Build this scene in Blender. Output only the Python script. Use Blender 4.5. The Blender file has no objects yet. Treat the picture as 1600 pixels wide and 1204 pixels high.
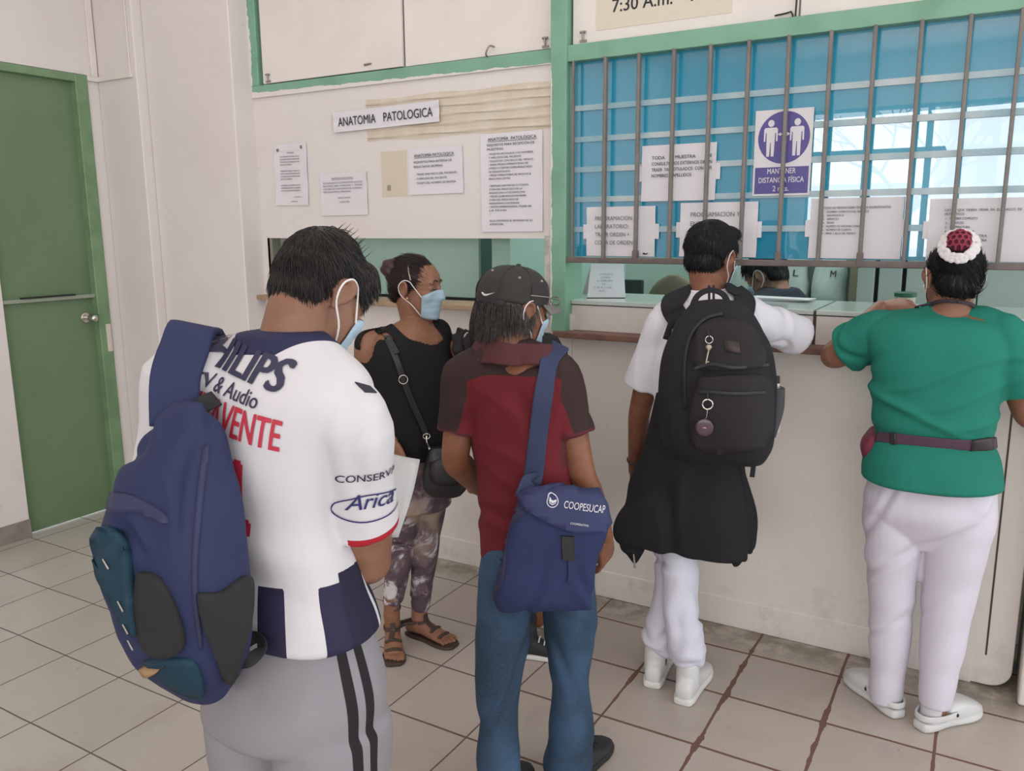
import bpy, bmesh, math, random
import numpy as np
from mathutils import Vector, Matrix, noise
from mathutils.bvhtree import BVHTree

sc = bpy.context.scene
C = sc.collection
R = math.radians

# ---------------------------------------------------------------- camera
CAM_H = 1.65
FPX = 1301.2
YAW, PIT, ROL = -0.530504, -0.188733, -0.0070405
_f = np.array([math.sin(YAW) * math.cos(PIT), math.cos(YAW) * math.cos(PIT), math.sin(PIT)])
_r = np.array([math.cos(YAW), -math.sin(YAW), 0.0])
_u = np.cross(_r, _f)
_right = math.cos(ROL) * _r + math.sin(ROL) * _u
_up = -math.sin(ROL) * _r + math.cos(ROL) * _u
CAMP = np.array([0.0, 0.0, CAM_H])
cam_d = bpy.data.cameras.new('camera')
cam_d.sensor_width = 36.0
cam_d.lens = FPX / 1600 * 36.0
cam_d.clip_start = 0.05
cam = bpy.data.objects.new('camera', cam_d)
C.objects.link(cam)
cam.matrix_world = Matrix(((_right[0], _up[0], -_f[0], 0), (_right[1], _up[1], -_f[1], 0),
                           (_right[2], _up[2], -_f[2], CAM_H), (0, 0, 0, 1)))
sc.camera = cam

# ---------------------------------------------------------------- light and exposure
sc.view_settings.view_transform = 'Standard'
sc.view_settings.look = 'None'
sc.view_settings.gamma = 1.0
sc.view_settings.exposure = -0.25
w = bpy.data.worlds.new('sky')
sc.world = w
w.use_nodes = True
bg = w.node_tree.nodes['Background']
bg.inputs[0].default_value = (0.93, 0.96, 1.0, 1)
bg.inputs[1].default_value = 2.6


def area(name, loc, target, sx, sy, power, col=(1, 1, 1)):
    d = bpy.data.lights.new(name, 'AREA')
    d.shape = 'RECTANGLE'
    d.size, d.size_y, d.energy, d.color = sx, sy, power, col
    o = bpy.data.objects.new(name, d)
    C.objects.link(o)
    o.location = loc
    o.rotation_euler = (Vector(target) - Vector(loc)).to_track_quat('-Z', 'Y').to_euler()
    return o


area('window_daylight', (0.4, -5.85, 2.1), (-1.2, 3.2, 1.4), 6.4, 2.0, 235, (0.985, 0.975, 1.0))
area('hall_fill_light', (-1.6, 1.2, 3.72), (-1.6, 1.2, 0), 4.0, 3.0, 45, (1.0, 0.975, 0.985))  # unseen overhead fill, added to spread light over the front wall
area('hatch_fill_light', (-2.75, 4.35, 3.0), (-2.75, 4.35, 0), 1.0, 0.4, 16, (0.97, 1.0, 0.98))  # added fill light brightening the dark space behind the hatch
area('laboratory_ceiling_lamp', (-1.2, 4.6, 2.9), (-1.2, 4.6, 0), 2.4, 0.5, 40, (0.95, 1.0, 0.97))


# ---------------------------------------------------------------- helpers
def ray(px, py):
    d = np.array([(px - 800) / FPX, (py - 602) / FPX, 1.0])
    return _right * d[0] - _up * d[1] + _f * d[2]


def atd(px, py, d):            # the point seen at a pixel, d metres along the view axis
    return Vector(CAMP + ray(px, py) * d)


def aty(px, py, y):            # the point seen at a pixel on the plane of this y
    r = ray(px, py)
    return Vector(CAMP + r * (y / r[1]))


def atp(px, py, p, n):         # the point seen at a pixel on the plane through p with normal n
    r = ray(px, py)
    n = np.array(n)
    return Vector(CAMP + r * (((np.array(p) - CAMP) @ n) / (r @ n)))


def lin(c):
    if isinstance(c, str):
        c = [int(c[i:i + 2], 16) / 255 for i in (0, 2, 4)]
    return tuple(((v / 12.92) if v <= 0.04045 else ((v + 0.055) / 1.055) ** 2.4) for v in c[:3]) + (1.0,)


class NT:
    """small wrapper to write node trees"""
    def __init__(s, name):
        s.m = bpy.data.materials.new(name)
        s.m.use_nodes = True
        s.t = s.m.node_tree
        s.b = s.t.nodes['Principled BSDF']

    def n(s, typ, **kw):
        nd = s.t.nodes.new(typ)
        for k, v in kw.items():
            setattr(nd, k, v)
        return nd

    def put(s, sock, v):
        if isinstance(v, bpy.types.NodeSocket):
            s.t.links.new(v, sock)
        else:
            sock.default_value = v

    def math(s, op, a, b=0.0, c=0.0):
        nd = s.n('ShaderNodeMath', operation=op)
        for i, v in enumerate((a, b, c)):
            s.put(nd.inputs[i], v)
        return nd.outputs[0]

    def mix(s, f, a, b):
        nd = s.n('ShaderNodeMix', data_type='RGBA')
        s.put(nd.inputs[0], f)
        s.put(nd.inputs[6], a)
        s.put(nd.inputs[7], b)
        return nd.outputs[2]

    def noise(s, scale, detail=3, rough=0.5, vec=None, dist=0.0):
        nd = s.n('ShaderNodeTexNoise')
        nd.inputs['Scale'].default_value = scale
        nd.inputs['Detail'].default_value = detail
        nd.inputs['Roughness'].default_value = rough
        nd.inputs['Distortion'].default_value = dist
        s.put(nd.inputs['Vector'], vec if vec is not None else s.pos())
        return nd.outputs[0]

    def pos(s):
        return s.n('ShaderNodeNewGeometry').outputs['Position']

    def obj(s):
        return s.n('ShaderNodeTexCoord').outputs['Object']

    def xyz(s, v):
        nd = s.n('ShaderNodeSeparateXYZ')
        s.put(nd.inputs[0], v)
        return nd.outputs

    def ramp(s, f, lo, hi):      # smooth 0..1 between lo and hi
        nd = s.n('ShaderNodeMapRange', interpolation_type='SMOOTHSTEP')
        s.put(nd.inputs[0], f)
        s.put(nd.inputs[1], lo)
        s.put(nd.inputs[2], hi)
        return nd.outputs[0]

    def attr(s, name):
        return s.n('ShaderNodeAttribute', attribute_name=name).outputs['Fac']

    def bump(s, h, strength=0.2, dist=0.01):
        nd = s.n('ShaderNodeBump')
        nd.inputs['Strength'].default_value = strength
        nd.inputs['Distance'].default_value = dist
        s.put(nd.inputs['Height'], h)
        s.put(s.b.inputs['Normal'], nd.outputs[0])

    def col(s, v):
        s.put(s.b.inputs['Base Color'], v)


def mat(name, c, rough=0.6, vary=0.0, vscale=6, bump=0.0, bscale=60, metal=0.0, spec=0.5, coat=0.0, c2=None):
    t = NT(name)
    c = lin(c)
    t.b.inputs['Roughness'].default_value = rough
    t.b.inputs['Metallic'].default_value = metal
    t.b.inputs['Specular IOR Level'].default_value = spec
    t.b.inputs['Coat Weight'].default_value = coat
    t.b.inputs['Coat Roughness'].default_value = 0.05
    if vary or c2:
        d = lin(c2) if c2 else tuple(v * (1 - vary) for v in c[:3]) + (1,)
        t.col(t.mix(t.ramp(t.noise(vscale, 4, 0.6, t.obj()), 0.35, 0.7), c, d))
    else:
        t.col(c)
    if bump:
        t.bump(t.noise(bscale, 3, 0.6, t.obj()), bump, 0.004)
    return t.m


def zone_mat(name, base, zones, rough=0.8, spec=0.25, bump=0.12, bscale=220, vary=0.12, vscale=9):
    """base colour, then for each (attribute, colour) that colour where the attribute is above zero"""
    t = NT(name)
    c = lin(base)
    for a, z in zones:
        c = t.mix(t.ramp(t.attr(a), -0.0006, 0.0006), c, lin(z))
    if vary:
        dark = t.n('ShaderNodeMix', data_type='RGBA', blend_type='MULTIPLY')
        t.put(dark.inputs[0], vary)
        t.put(dark.inputs[6], c)
        nz = t.noise(vscale, 4, 0.6, t.obj())
        t.put(dark.inputs[7], nz)
        c = dark.outputs[2]
    t.col(c)
    t.b.inputs['Roughness'].default_value = rough
    t.b.inputs['Specular IOR Level'].default_value = spec
    if bump:
        t.bump(t.noise(bscale, 2, 0.6, t.obj()), bump, 0.002)
    return t.m


def link(name, me, m=None, parent=None, smooth=True):
    o = bpy.data.objects.new(name, me)
    C.objects.link(o)
    if m is not None and not me.materials:
        me.materials.append(m)
    if smooth:
        for p in me.polygons:
            p.use_smooth = True
    if parent is not None:
        o.parent = parent
    return o


def tag(o, label=None, cat=None, group=None, kind=None):
    for k, v in (('label', label), ('category', cat), ('group', group), ('kind', kind)):
        if v:
            o[k] = v
    return o


def root(name, loc, label, cat, group=None):
    o = bpy.data.objects.new(name, None)
    o.empty_display_size = 0.1
    C.objects.link(o)
    o.location = loc
    return tag(o, label, cat, group)


def origin_of(parent):
    v = Vector((0, 0, 0))
    while parent is not None:
        v += Vector(parent.location)
        parent = parent.parent
    return v


class MB:
    """collects shapes given in world coordinates; build() links them as one mesh object"""
    def __init__(s):
        s.v, s.f = [], []

    def add(s, vs, fs):
        k = len(s.v)
        s.v += [Vector(v) for v in vs]
        s.f += [tuple(i + k for i in f) for f in fs]
        return s

    def box(s, x0, x1, y0, y1, z0, z1, M=None):
        vs = [Vector((x, y, z)) for x in (x0, x1) for y in (y0, y1) for z in (z0, z1)]
        if M is not None:
            vs = [M @ v for v in vs]
        return s.add(vs, [(0, 1, 3, 2), (4, 6, 7, 5), (0, 4, 5, 1), (2, 3, 7, 6), (0, 2, 6, 4), (1, 5, 7, 3)])

    def grid(s, rows):
        n = len(rows[0])
        return s.add([v for r in rows for v in r],
                     [(i * n + j, i * n + j + 1, (i + 1) * n + j + 1, (i + 1) * n + j)
                      for i in range(len(rows) - 1) for j in range(n - 1)])

    def build(s, name, m, parent=None, bevel=0.0, smooth=False, seg=2, solid=0.0):
        o0 = origin_of(parent)
        me = bpy.data.meshes.new(name)
        me.from_pydata([v - o0 for v in s.v], [], s.f)
        bm = bmesh.new()
        bm.from_mesh(me)
        if not solid:
            bmesh.ops.recalc_face_normals(bm, faces=bm.faces)
        if bevel:
            bmesh.ops.bevel(bm, geom=bm.edges[:], offset=bevel, segments=seg, profile=0.5, affect='EDGES', clamp_overlap=True)
        bm.to_mesh(me)
        bm.free()
        o = link(name, me, m, parent, smooth or bevel > 0)
        if solid:
            md = o.modifiers.new('thick', 'SOLIDIFY')
            md.thickness = solid
            md.offset = 1
        if bevel > 0:
            md = o.modifiers.new('wn', 'WEIGHTED_NORMAL')
        return o


def catmull(P, sub):
    """interpolate rows of numbers"""
    P = np.array(P, float)
    n = len(P)
    if n < 3 or sub <= 1:
        if n == 2 and sub > 1:
            return np.array([P[0] + (P[1] - P[0]) * t for t in np.linspace(0, 1, sub + 1)])
        return P
    out = []
    for i in range(n - 1):
        p0, p1, p2, p3 = P[max(i - 1, 0)], P[i], P[i + 1], P[min(i + 2, n - 1)]
        for k in range(sub):
            t = k / sub
            out.append(0.5 * ((2 * p1) + (-p0 + p2) * t + (2 * p0 - 5 * p1 + 4 * p2 - p3) * t * t
                              + (-p0 + 3 * p1 - 3 * p2 + p3) * t ** 3))
    out.append(P[-1])
    return np.array(out)


def loft(secs, n=32, sub=5, cap=0.0):
    """secs: (centre, U half axis, V half axis, exponent). closed surface; returns (verts, faces)"""
    rows = [list(c) + list(u) + list(v) + [e] for c, u, v, e in secs]
    rows = catmull(rows, sub)
    if cap:
        rows = list(rows)
        for end, nxt in ((0, 1), (-1, -2)):
            a, b = rows[end], rows[nxt]
            d = a[:3] - b[:3]
            L = np.linalg.norm(d)
            d = d / max(L, 1e-6)
            rad = min(np.linalg.norm(a[3:6]), np.linalg.norm(a[6:9])) * cap
            ex = []
            for t in (0.35, 0.65, 0.88, 0.99):
                k = math.sqrt(max(1 - t * t, 0.0))
                r2 = a.copy()
                r2[:3] = a[:3] + d * rad * t
                r2[3:9] = a[3:9] * k
                ex.append(r2)
            rows = (ex[::-1] + rows) if end == 0 else (rows + ex)
    vs, fs = [], []
    th = np.linspace(0, 2 * math.pi, n, endpoint=False)
    ct, st = np.cos(th), np.sin(th)
    for r in rows:
        c, u, v, e = r[:3], r[3:6], r[6:9], max(r[9], 1.2)
        a = np.sign(ct) * np.abs(ct) ** (2 / e)
        b = np.sign(st) * np.abs(st) ** (2 / e)
        for k in range(n):
            vs.append(Vector(c + u * a[k] + v * b[k]))
    m = len(rows)
    for i in range(m - 1):
        for k in range(n):
            fs.append((i * n + k, i * n + (k + 1) % n, (i + 1) * n + (k + 1) % n, (i + 1) * n + k))
    fs.append(tuple(range(n))[::-1])
    fs.append(tuple((m - 1) * n + k for k in range(n)))
    return vs, fs


def limb(pts, radii, n=26, sub=5, cap=0.9, flat=1.0, up=(0, 0, 1), exp=2.0):
    """tapering tube along points; flat scales the axis lying along 'up'. radii may be (ru, rv)"""
    P = [np.array(p, float) for p in pts]
    rr = [(r if isinstance(r, (tuple, list)) else (r, r * flat)) for r in radii]
    rows = catmull([list(p) + list(r) for p, r in zip(P, rr)], sub)
    secs = []
    upv = np.array(up, float)
    for i in range(len(rows)):
        a = rows[max(i - 1, 0)][:3]
        b = rows[min(i + 1, len(rows) - 1)][:3]
        t = (b - a) / max(np.linalg.norm(b - a), 1e-9)
        v = upv - t * (upv @ t)
        if np.linalg.norm(v) < 0.15:
            v = np.array([0.31, 0.95, 0.05]) - t * (np.array([0.31, 0.95, 0.05]) @ t)
        v /= np.linalg.norm(v)
        u = np.cross(v, t)
        secs.append((rows[i][:3], u * rows[i][3], v * rows[i][4], exp))
    return loft(secs, n, 1, cap)


def ellipsoid(c, r, rot=None, n=20, m=12):
    vs, fs = [], []
    for i in range(m + 1):
        ph = -math.pi / 2 + math.pi * i / m
        k = max(math.cos(ph), 0.002)
        for j in range(n):
            t = 2 * math.pi * j / n
            v = Vector((r[0] * k * math.cos(t), r[1] * k * math.sin(t), r[2] * math.sin(ph)))
            if rot is not None:
                v = rot @ v
            vs.append(Vector(c) + v)
    for i in range(m):
        for j in range(n):
            fs.append((i * n + j, i * n + (j + 1) % n, (i + 1) * n + (j + 1) % n, (i + 1) * n + j))
    fs.append(tuple(range(n))[::-1])
    fs.append(tuple(m * n + k for k in range(n)))
    return vs, fs


def xf(M, part):
    return [M @ Vector(v) for v in part[0]], part[1]


def fuse(parts, voxel=0.006, smooth=3, fac=0.5):
    """union of closed shapes as one continuous surface; returns a mesh in world coordinates"""
    mb = MB()
    for p in parts:
        mb.add(*p)
    me = bpy.data.meshes.new('tmp')
    me.from_pydata(mb.v, [], mb.f)
    bm = bmesh.new()
    bm.from_mesh(me)
    bmesh.ops.recalc_face_normals(bm, faces=bm.faces)
    bm.to_mesh(me)
    bm.free()
    o = bpy.data.objects.new('tmp', me)
    C.objects.link(o)
    md = o.modifiers.new('r', 'REMESH')
    md.mode = 'VOXEL'
    md.voxel_size = voxel
    if smooth:
        ms = o.modifiers.new('s', 'SMOOTH')
        ms.factor = fac
        ms.iterations = smooth
    dg = bpy.context.evaluated_depsgraph_get()
    out = bpy.data.meshes.new_from_object(o.evaluated_get(dg))
    bpy.data.objects.remove(o)
    bpy.data.meshes.remove(me)
    return out


def get_co(me):
    a = np.empty(len(me.vertices) * 3)
    me.vertices.foreach_get('co', a)
    return a.reshape(-1, 3)


def get_no(me):
    a = np.empty(len(me.vertices) * 3)
    me.vertices.foreach_get('normal', a)
    return a.reshape(-1, 3)


def set_co(me, a):
    me.vertices.foreach_set('co', np.asarray(a, float).ravel())
    me.update()


def displace(me, fn):
    """fn(co array, normal array) -> distance along the normal"""
    co, no = get_co(me), get_no(me)
    set_co(me, co + no * np.asarray(fn(co, no))[:, None])


def vnoise(co, scale, seed=0.0):
    """cheap smooth noise for arrays: sum of rotated sines"""
    rs = np.random.RandomState(int(seed * 10) + 7)
    out = np.zeros(len(co))
    for k in range(7):
        d = rs.normal(size=3)
        d /= np.linalg.norm(d)
        f = scale * (0.6 + 0.9 * rs.rand())
        ph = rs.rand() * 6.28
        d2 = rs.normal(size=3)
        out += np.sin(co @ d * f + ph + 1.3 * np.sin(co @ d2 * f * 0.45 + ph * 1.7))
    return out / 3.0


def wrinkle(me, amp, scale=16, seed=1, width=.22, stretch=(1, 1, .6)):
    """narrow soft creases with raised sides"""
    co, no = get_co(me), get_no(me)
    n = vnoise(co * np.array(stretch), scale, seed)
    m = np.clip(vnoise(co, scale * .35, seed + 3) * .8 + .45, 0, 1)
    set_co(me, co + no * ((-np.exp(-(n / width) ** 2) + .6 * np.exp(-((np.abs(n) - width * 2) / width) ** 2)) * amp * m)[:, None])


def set_attr(me, name, vals):
    a = me.attributes.new(name, 'FLOAT', 'POINT')
    a.data.foreach_set('value', np.asarray(vals, np.float32))


def bvh_of(me):
    return BVHTree.FromPolygons([v.co.copy() for v in me.vertices], [tuple(p.vertices) for p in me.polygons])


def part(name, me, m, parent, smooth=True):
    """link a world-coordinate mesh under its thing"""
    o0 = origin_of(parent)
    if o0.length:
        set_co(me, get_co(me) - np.array(o0))
    return link(name, me, m, parent, smooth)


def text_mesh(body, size, bold=0.0, align='LEFT', shear=0.0, xs=1.0, space=1.0):
    cu = bpy.data.curves.new('t', 'FONT')
    cu.body = body
    cu.size = size
    cu.align_x = align
    cu.shear = shear
    cu.space_character = space
    cu.resolution_u = 3
    o = bpy.data.objects.new('t', cu)
    C.objects.link(o)
    dg = bpy.context.evaluated_depsgraph_get()
    me = bpy.data.meshes.new_from_object(o.evaluated_get(dg))
    bpy.data.objects.remove(o)
    vs = [Vector((v.co.x * xs, v.co.y, 0)) for v in me.vertices]
    fs = [tuple(p.vertices) for p in me.polygons]
    bpy.data.meshes.remove(me)
    if bold:                     # heavier strokes: the same outline repeated a little to each side
        v0, f0 = list(vs), list(fs)
        for q, (dx, dy) in enumerate(((-.45, 0), (.45, 0), (.9, 0), (0, .4), (.45, .4))):
            k = len(vs)
            vs += [v + Vector((dx * bold * size, dy * bold * size, .00004 * (q + 1))) for v in v0]
            fs += [tuple(i + k for i in f) for f in f0]
    return vs, fs


def text_width(t):
    return (max(v.x for v in t[0]) - min(v.x for v in t[0])) if t[0] else 0


def fit_text(body, height, width=None, bold=0.0, align='LEFT', shear=0.0):
    """capitals of this height, stretched to this width"""
    t = text_mesh(body, height / 0.72, bold, 'LEFT', shear)
    if not t[0]:
        return t
    x0 = min(v.x for v in t[0])
    wd = text_width(t)
    k = (width / wd) if width else 1.0
    off = {'LEFT': 0, 'CENTER': -wd * k / 2, 'RIGHT': -wd * k}[align]
    return [Vector(((v.x - x0) * k + off, v.y, v.z)) for v in t[0]], t[1]


def flat_rect(x0, x1, y0, y1):
    return [Vector((x0, y0, 0)), Vector((x1, y0, 0)), Vector((x1, y1, 0)), Vector((x0, y1, 0))], [(0, 1, 2, 3)]


def on_plane(shapes, o, right, up, name, m, parent):
    """flat shapes (x right, y up) set on a plane in the world as one mesh"""
    o, right, up = Vector(o), Vector(right).normalized(), Vector(up).normalized()
    mb = MB()
    for vs, fs in shapes:
        mb.add([o + right * v.x + up * v.y + right.cross(up) * v.z for v in vs], fs)
    o0 = origin_of(parent)
    me = bpy.data.meshes.new(name)
    me.from_pydata([v - o0 for v in mb.v], [], mb.f)
    return link(name, me, m, parent, False)


def on_surface(shapes, o, right, up, bvh, name, m, parent, off=0.002, cut=0.012, reach=0.4):
    """flat shapes printed onto a curved surface, cast along the plane's normal"""
    o, right, up = Vector(o), Vector(right).normalized(), Vector(up).normalized()
    up = (up - right * up.dot(right)).normalized()
    nrm = right.cross(up)
    bm = bmesh.new()
    for vs, fs in shapes:
        bv = [bm.verts.new(v) for v in vs]
        for f in fs:
            try:
                bm.faces.new([bv[i] for i in f])
            except ValueError:
                pass
    xs = [v.co.x for v in bm.verts]
    ys = [v.co.y for v in bm.verts]
    for ax, lo, hi in ((Vector((1, 0, 0)), min(xs), max(xs)), (Vector((0, 1, 0)), min(ys), max(ys))):
        k = lo + cut
        while k < hi:
            bmesh.ops.bisect_plane(bm, geom=bm.verts[:] + bm.edges[:] + bm.faces[:], plane_co=ax * k, plane_no=ax)
            k += cut
    o0 = origin_of(parent)
    dead = []
    for v in bm.verts:
        p = o + right * v.co.x + up * v.co.y + nrm * reach
        hit = bvh.ray_cast(p, -nrm, reach * 2)
        if hit[0] is None:
            dead.append(v)
        else:
            n = hit[1] if hit[1].dot(nrm) > 0 else -hit[1]
            v.co = hit[0] + n * (off + v.co.z) - o0
    if dead:
        bmesh.ops.delete(bm, geom=dead, context='VERTS')
    me = bpy.data.meshes.new(name)
    bm.to_mesh(me)
    bm.free()
    return link(name, me, m, parent, True)
# ================================================================ the setting
WALL = 'dad3cf'


def wall_mat(name, c, dirt=0.25, low=True):
    t = NT(name)
    p = t.pos()
    n1 = t.ramp(t.noise(1.3, 5, 0.65, p), 0.42, 0.72)
    base = t.mix(t.math('MULTIPLY', n1, 0.35), lin(c), lin('cdc2b9'))
    if low:
        z = t.xyz(p)[2]
        sc_ = t.math('MULTIPLY', t.ramp(z, 0.55, 0.0), t.ramp(t.noise(7, 6, 0.7, p), 0.5, 0.68))
        base = t.mix(t.math('MULTIPLY', sc_, dirt * 1.6), base, lin('8b7f72'))
        spots = t.ramp(t.noise(38, 2, 0.5, p), 0.71, 0.76)
        base = t.mix(t.math('MULTIPLY', spots, 0.12), base, lin('7d7067'))
    t.col(base)
    t.b.inputs['Roughness'].default_value = 0.5
    t.b.inputs['Specular IOR Level'].default_value = 0.35
    t.bump(t.noise(22, 4, 0.6, p), 0.12, 0.01)
    return t.m


M = {}
M['wall'] = wall_mat('wall_paint', WALL, 0.15)
M['counter_paint'] = wall_mat('counter_paint', 'd9d2ca', 0.14)
M['board'] = mat('painted_board', 'e0d8d1', 0.5, vary=0.08, vscale=3, bump=0.05, bscale=30)
M['mint'] = mat('mint_paint', '9dbfb2', 0.55, vary=0.08, vscale=2)
M['teal_wall'] = mat('teal_paint', '55746f', 0.6)
M['leaf_green'] = mat('door_green', '68805f', 0.45, vary=0.12, vscale=2.5, bump=0.05, bscale=18)
M['frame_door'] = mat('frame_green_door', '74936d', 0.45, vary=0.15, vscale=9, c2='668560')
M['black'] = mat('black', '1b1a1a', 0.6)
M['chrome'] = mat('chrome', 'c9c4bc', 0.25, metal=1.0)
M['steel'] = mat('dull_steel', '9a948c', 0.45, metal=0.8)
M['paper'] = mat('white_paper', 'd9d5d8', 0.7)
M['ink'] = mat('black_ink', '2b2a30', 0.8)
M['greyink'] = mat('grey_ink', '6f6c72', 0.8)
M['tape'] = mat('clear_tape', 'cfc6ba', 0.3)
M['wood'] = mat('brown_wood', '7c5a4d', 0.5, vary=0.35, vscale=12, bump=0.1, bscale=40)
M['palewood'] = mat('pale_wood', 'a98f74', 0.55, vary=0.25, vscale=14)
M['tile_white'] = mat('white_ceramic', 'cfc8c1', 0.25, vary=0.05)
M['counter_tile'] = mat('counter_ceramic', 'b9c3bd', 0.15, vary=0.05)
M['dark_grout'] = mat('dark_grout', '4b3c36', 0.8)
M['bar'] = mat('grille_metal', '7b7570', 0.5, vary=0.2, vscale=10, spec=0.4)
M['rail'] = mat('grille_rail', '6f625d', 0.5, vary=0.35, vscale=14)
M['purple'] = mat('sign_purple', '51498a', 0.4)

# green painted frame: the lower edge of the left beam is overpainted in white
t = NT('frame_green')
p = t.pos()
x, y, z = t.xyz(p)
nz = t.noise(9, 4, 0.6, p)
lim = t.math('ADD', 2.341, t.math('ADD', t.math('MULTIPLY', t.math('ADD', x, 3.46), -0.015), t.math('MULTIPLY', t.math('SUBTRACT', nz, 0.5), 0.035)))
ov = t.math('MULTIPLY', t.math('LESS_THAN', z, lim), t.math('MULTIPLY', t.math('LESS_THAN', x, -1.684), t.math('GREATER_THAN', z, 2.25)))
edge = t.math('ADD', -3.452, t.math('MULTIPLY', t.math('SUBTRACT', t.noise(14, 4, 0.7, p), 0.42), 0.05))
ov2 = t.math('MULTIPLY', t.math('LESS_THAN', x, edge), 1.0)
pe = t.math('ADD', -1.680, t.math('MULTIPLY', t.math('SUBTRACT', t.noise(11, 4, 0.7, p), 0.45), 0.03))
ov3 = t.math('MULTIPLY', t.math('LESS_THAN', x, pe), t.math('MULTIPLY', t.math('GREATER_THAN', x, -1.9), t.math('LESS_THAN', z, 2.31)))
ov = t.math('MAXIMUM', ov, t.math('MAXIMUM', ov2, ov3))
g = t.mix(t.ramp(t.noise(5, 4, 0.6, p), 0.4, 0.75), lin('7aa78e'), lin('6b987e'))
t.col(t.mix(ov, g, lin(WALL)))
t.b.inputs['Roughness'].default_value = 0.4
t.bump(t.noise(25, 3, 0.6, p), 0.1, 0.01)
M['frame_green'] = t.m

# floor tiles with worn grout
t = NT('floor_tiles')
p = t.pos()
x, y, z = t.xyz(p)
T = 0.334
wob = t.math('MULTIPLY', t.math('SUBTRACT', t.noise(2.2, 2, 0.5, p), 0.5), 0.012)
u = t.math('DIVIDE', t.math('ADD', t.math('ADD', x, 0.722 + 40 * T), wob), T)
v = t.math('DIVIDE', t.math('ADD', t.math('ADD', y, -2.388 + 40 * T), wob), T)
fu = t.math('ABSOLUTE', t.math('SUBTRACT', t.math('FRACT', t.math('ADD', u, 0.5)), 0.5))
fv = t.math('ABSOLUTE', t.math('SUBTRACT', t.math('FRACT', t.math('ADD', v, 0.5)), 0.5))
chip = t.ramp(t.noise(6.5, 3, 0.6, p), 0.45, 0.72)
wide = t.math('MULTIPLY', t.ramp(x, -1.6, -0.6), t.math('ADD', 0.006, t.math('MULTIPLY', chip, 0.034)))
gu = t.math('LESS_THAN', fu, t.math('ADD', 0.0085, wide))
gv = t.math('LESS_THAN', fv, t.math('ADD', 0.0085, t.math('MULTIPLY', t.ramp(x, -2.4, -0.8), 0.008)))
grout = t.math('MAXIMUM', gu, gv)
wn = t.n('ShaderNodeTexWhiteNoise', noise_dimensions='2D')
cv = t.n('ShaderNodeCombineXYZ')
t.put(cv.inputs[0], t.math('FLOOR', u))
t.put(cv.inputs[1], t.math('FLOOR', v))
t.put(wn.inputs['Vector'], cv.outputs[0])
tile = t.mix(t.ramp(x, -3.0, -1.2), lin('b9b4ac'), lin('b3a89e'))
tile = t.mix(t.math('MULTIPLY', wn.outputs[0], 0.35), tile, lin('9f9388'))
tile = t.mix(t.math('MULTIPLY', t.ramp(t.noise(3.5, 5, 0.7, p), 0.5, 0.75), 0.4), tile, lin('94877b'))
tile = t.mix(t.math('MULTIPLY', t.ramp(t.noise(55, 2, 0.5, p), 0.72, 0.78), 0.5), tile, lin('5f554e'))
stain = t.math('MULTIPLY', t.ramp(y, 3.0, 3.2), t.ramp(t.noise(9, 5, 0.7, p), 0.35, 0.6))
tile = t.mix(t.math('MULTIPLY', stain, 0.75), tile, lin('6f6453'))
gc = t.mix(t.ramp(x, -2.2, -0.8), lin('5e554e'), lin('6d4f45'))
t.col(t.mix(grout, tile, gc))
t.put(t.b.inputs['Roughness'], t.math('ADD', 0.33, t.math('MULTIPLY', grout, 0.5)))
t.bump(t.math('SUBTRACT', 1.0, grout), 0.35, 0.004)
M['floor'] = t.m

# bright blue film behind glass
t = NT('blue_film_glass')
t.col(t.mix(t.ramp(t.noise(0.9, 3, 0.5), 0.35, 0.7), lin('1c8dae'), lin('2b98b2')))
t.b.inputs['Roughness'].default_value = 0.25
t.b.inputs['Coat Weight'].default_value = 1.0
t.b.inputs['Coat IOR'].default_value = 2.1
t.b.inputs['Coat Roughness'].default_value = 0.004
M['film'] = t.m


def struct(o):
    o['kind'] = 'structure'
    return o


XL, XR = -4.47, 3.2
struct(MB().box(XL - 0.2, XR, -6.2, 6.4, -0.1, 0).build('floor', M['floor']))
struct(MB().box(XL - 0.2, XR, -6.2, 6.4, 3.8, 3.9).build('ceiling', M['board']))
# left wall with the door opening
mb = MB()
mb.box(XL - 0.15, XL, -6.2, 2.40, 0, 3.8).box(XL - 0.15, XL, 2.995, 6.4, 0, 3.8).box(XL - 0.15, XL, 2.40, 2.995, 2.437, 3.8)
struct(mb.build('wall_left', M['wall']))
# stepped piers in the corner
struct(MB().box(XL, -4.13, 3.06, 3.4, 0, 3.8).build('wall_corner_pier', M['wall'], bevel=0.008))
struct(MB().box(-4.13, -3.46, 3.117, 3.4, 0, 3.8).build('wall_pier', M['wall'], bevel=0.008))
# front wall: pieces round the small hatch and the counter window
YF = 3.25
mb = MB()
mb.box(-3.46, -1.60, YF, 3.40, 0, 1.225)
mb.box(-3.46, -3.405, YF, 3.40, 1.225, 1.547)
mb.box(-1.725, -1.684, YF, 3.40, 1.225, 1.547)
mb.box(-3.46, -1.684, YF, 3.40, 1.547, 2.30)
mb.box(-3.46, 0.75, YF + 0.03, 3.40, 2.30, 3.8)
struct(mb.build('wall_front', M['wall']))
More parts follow.
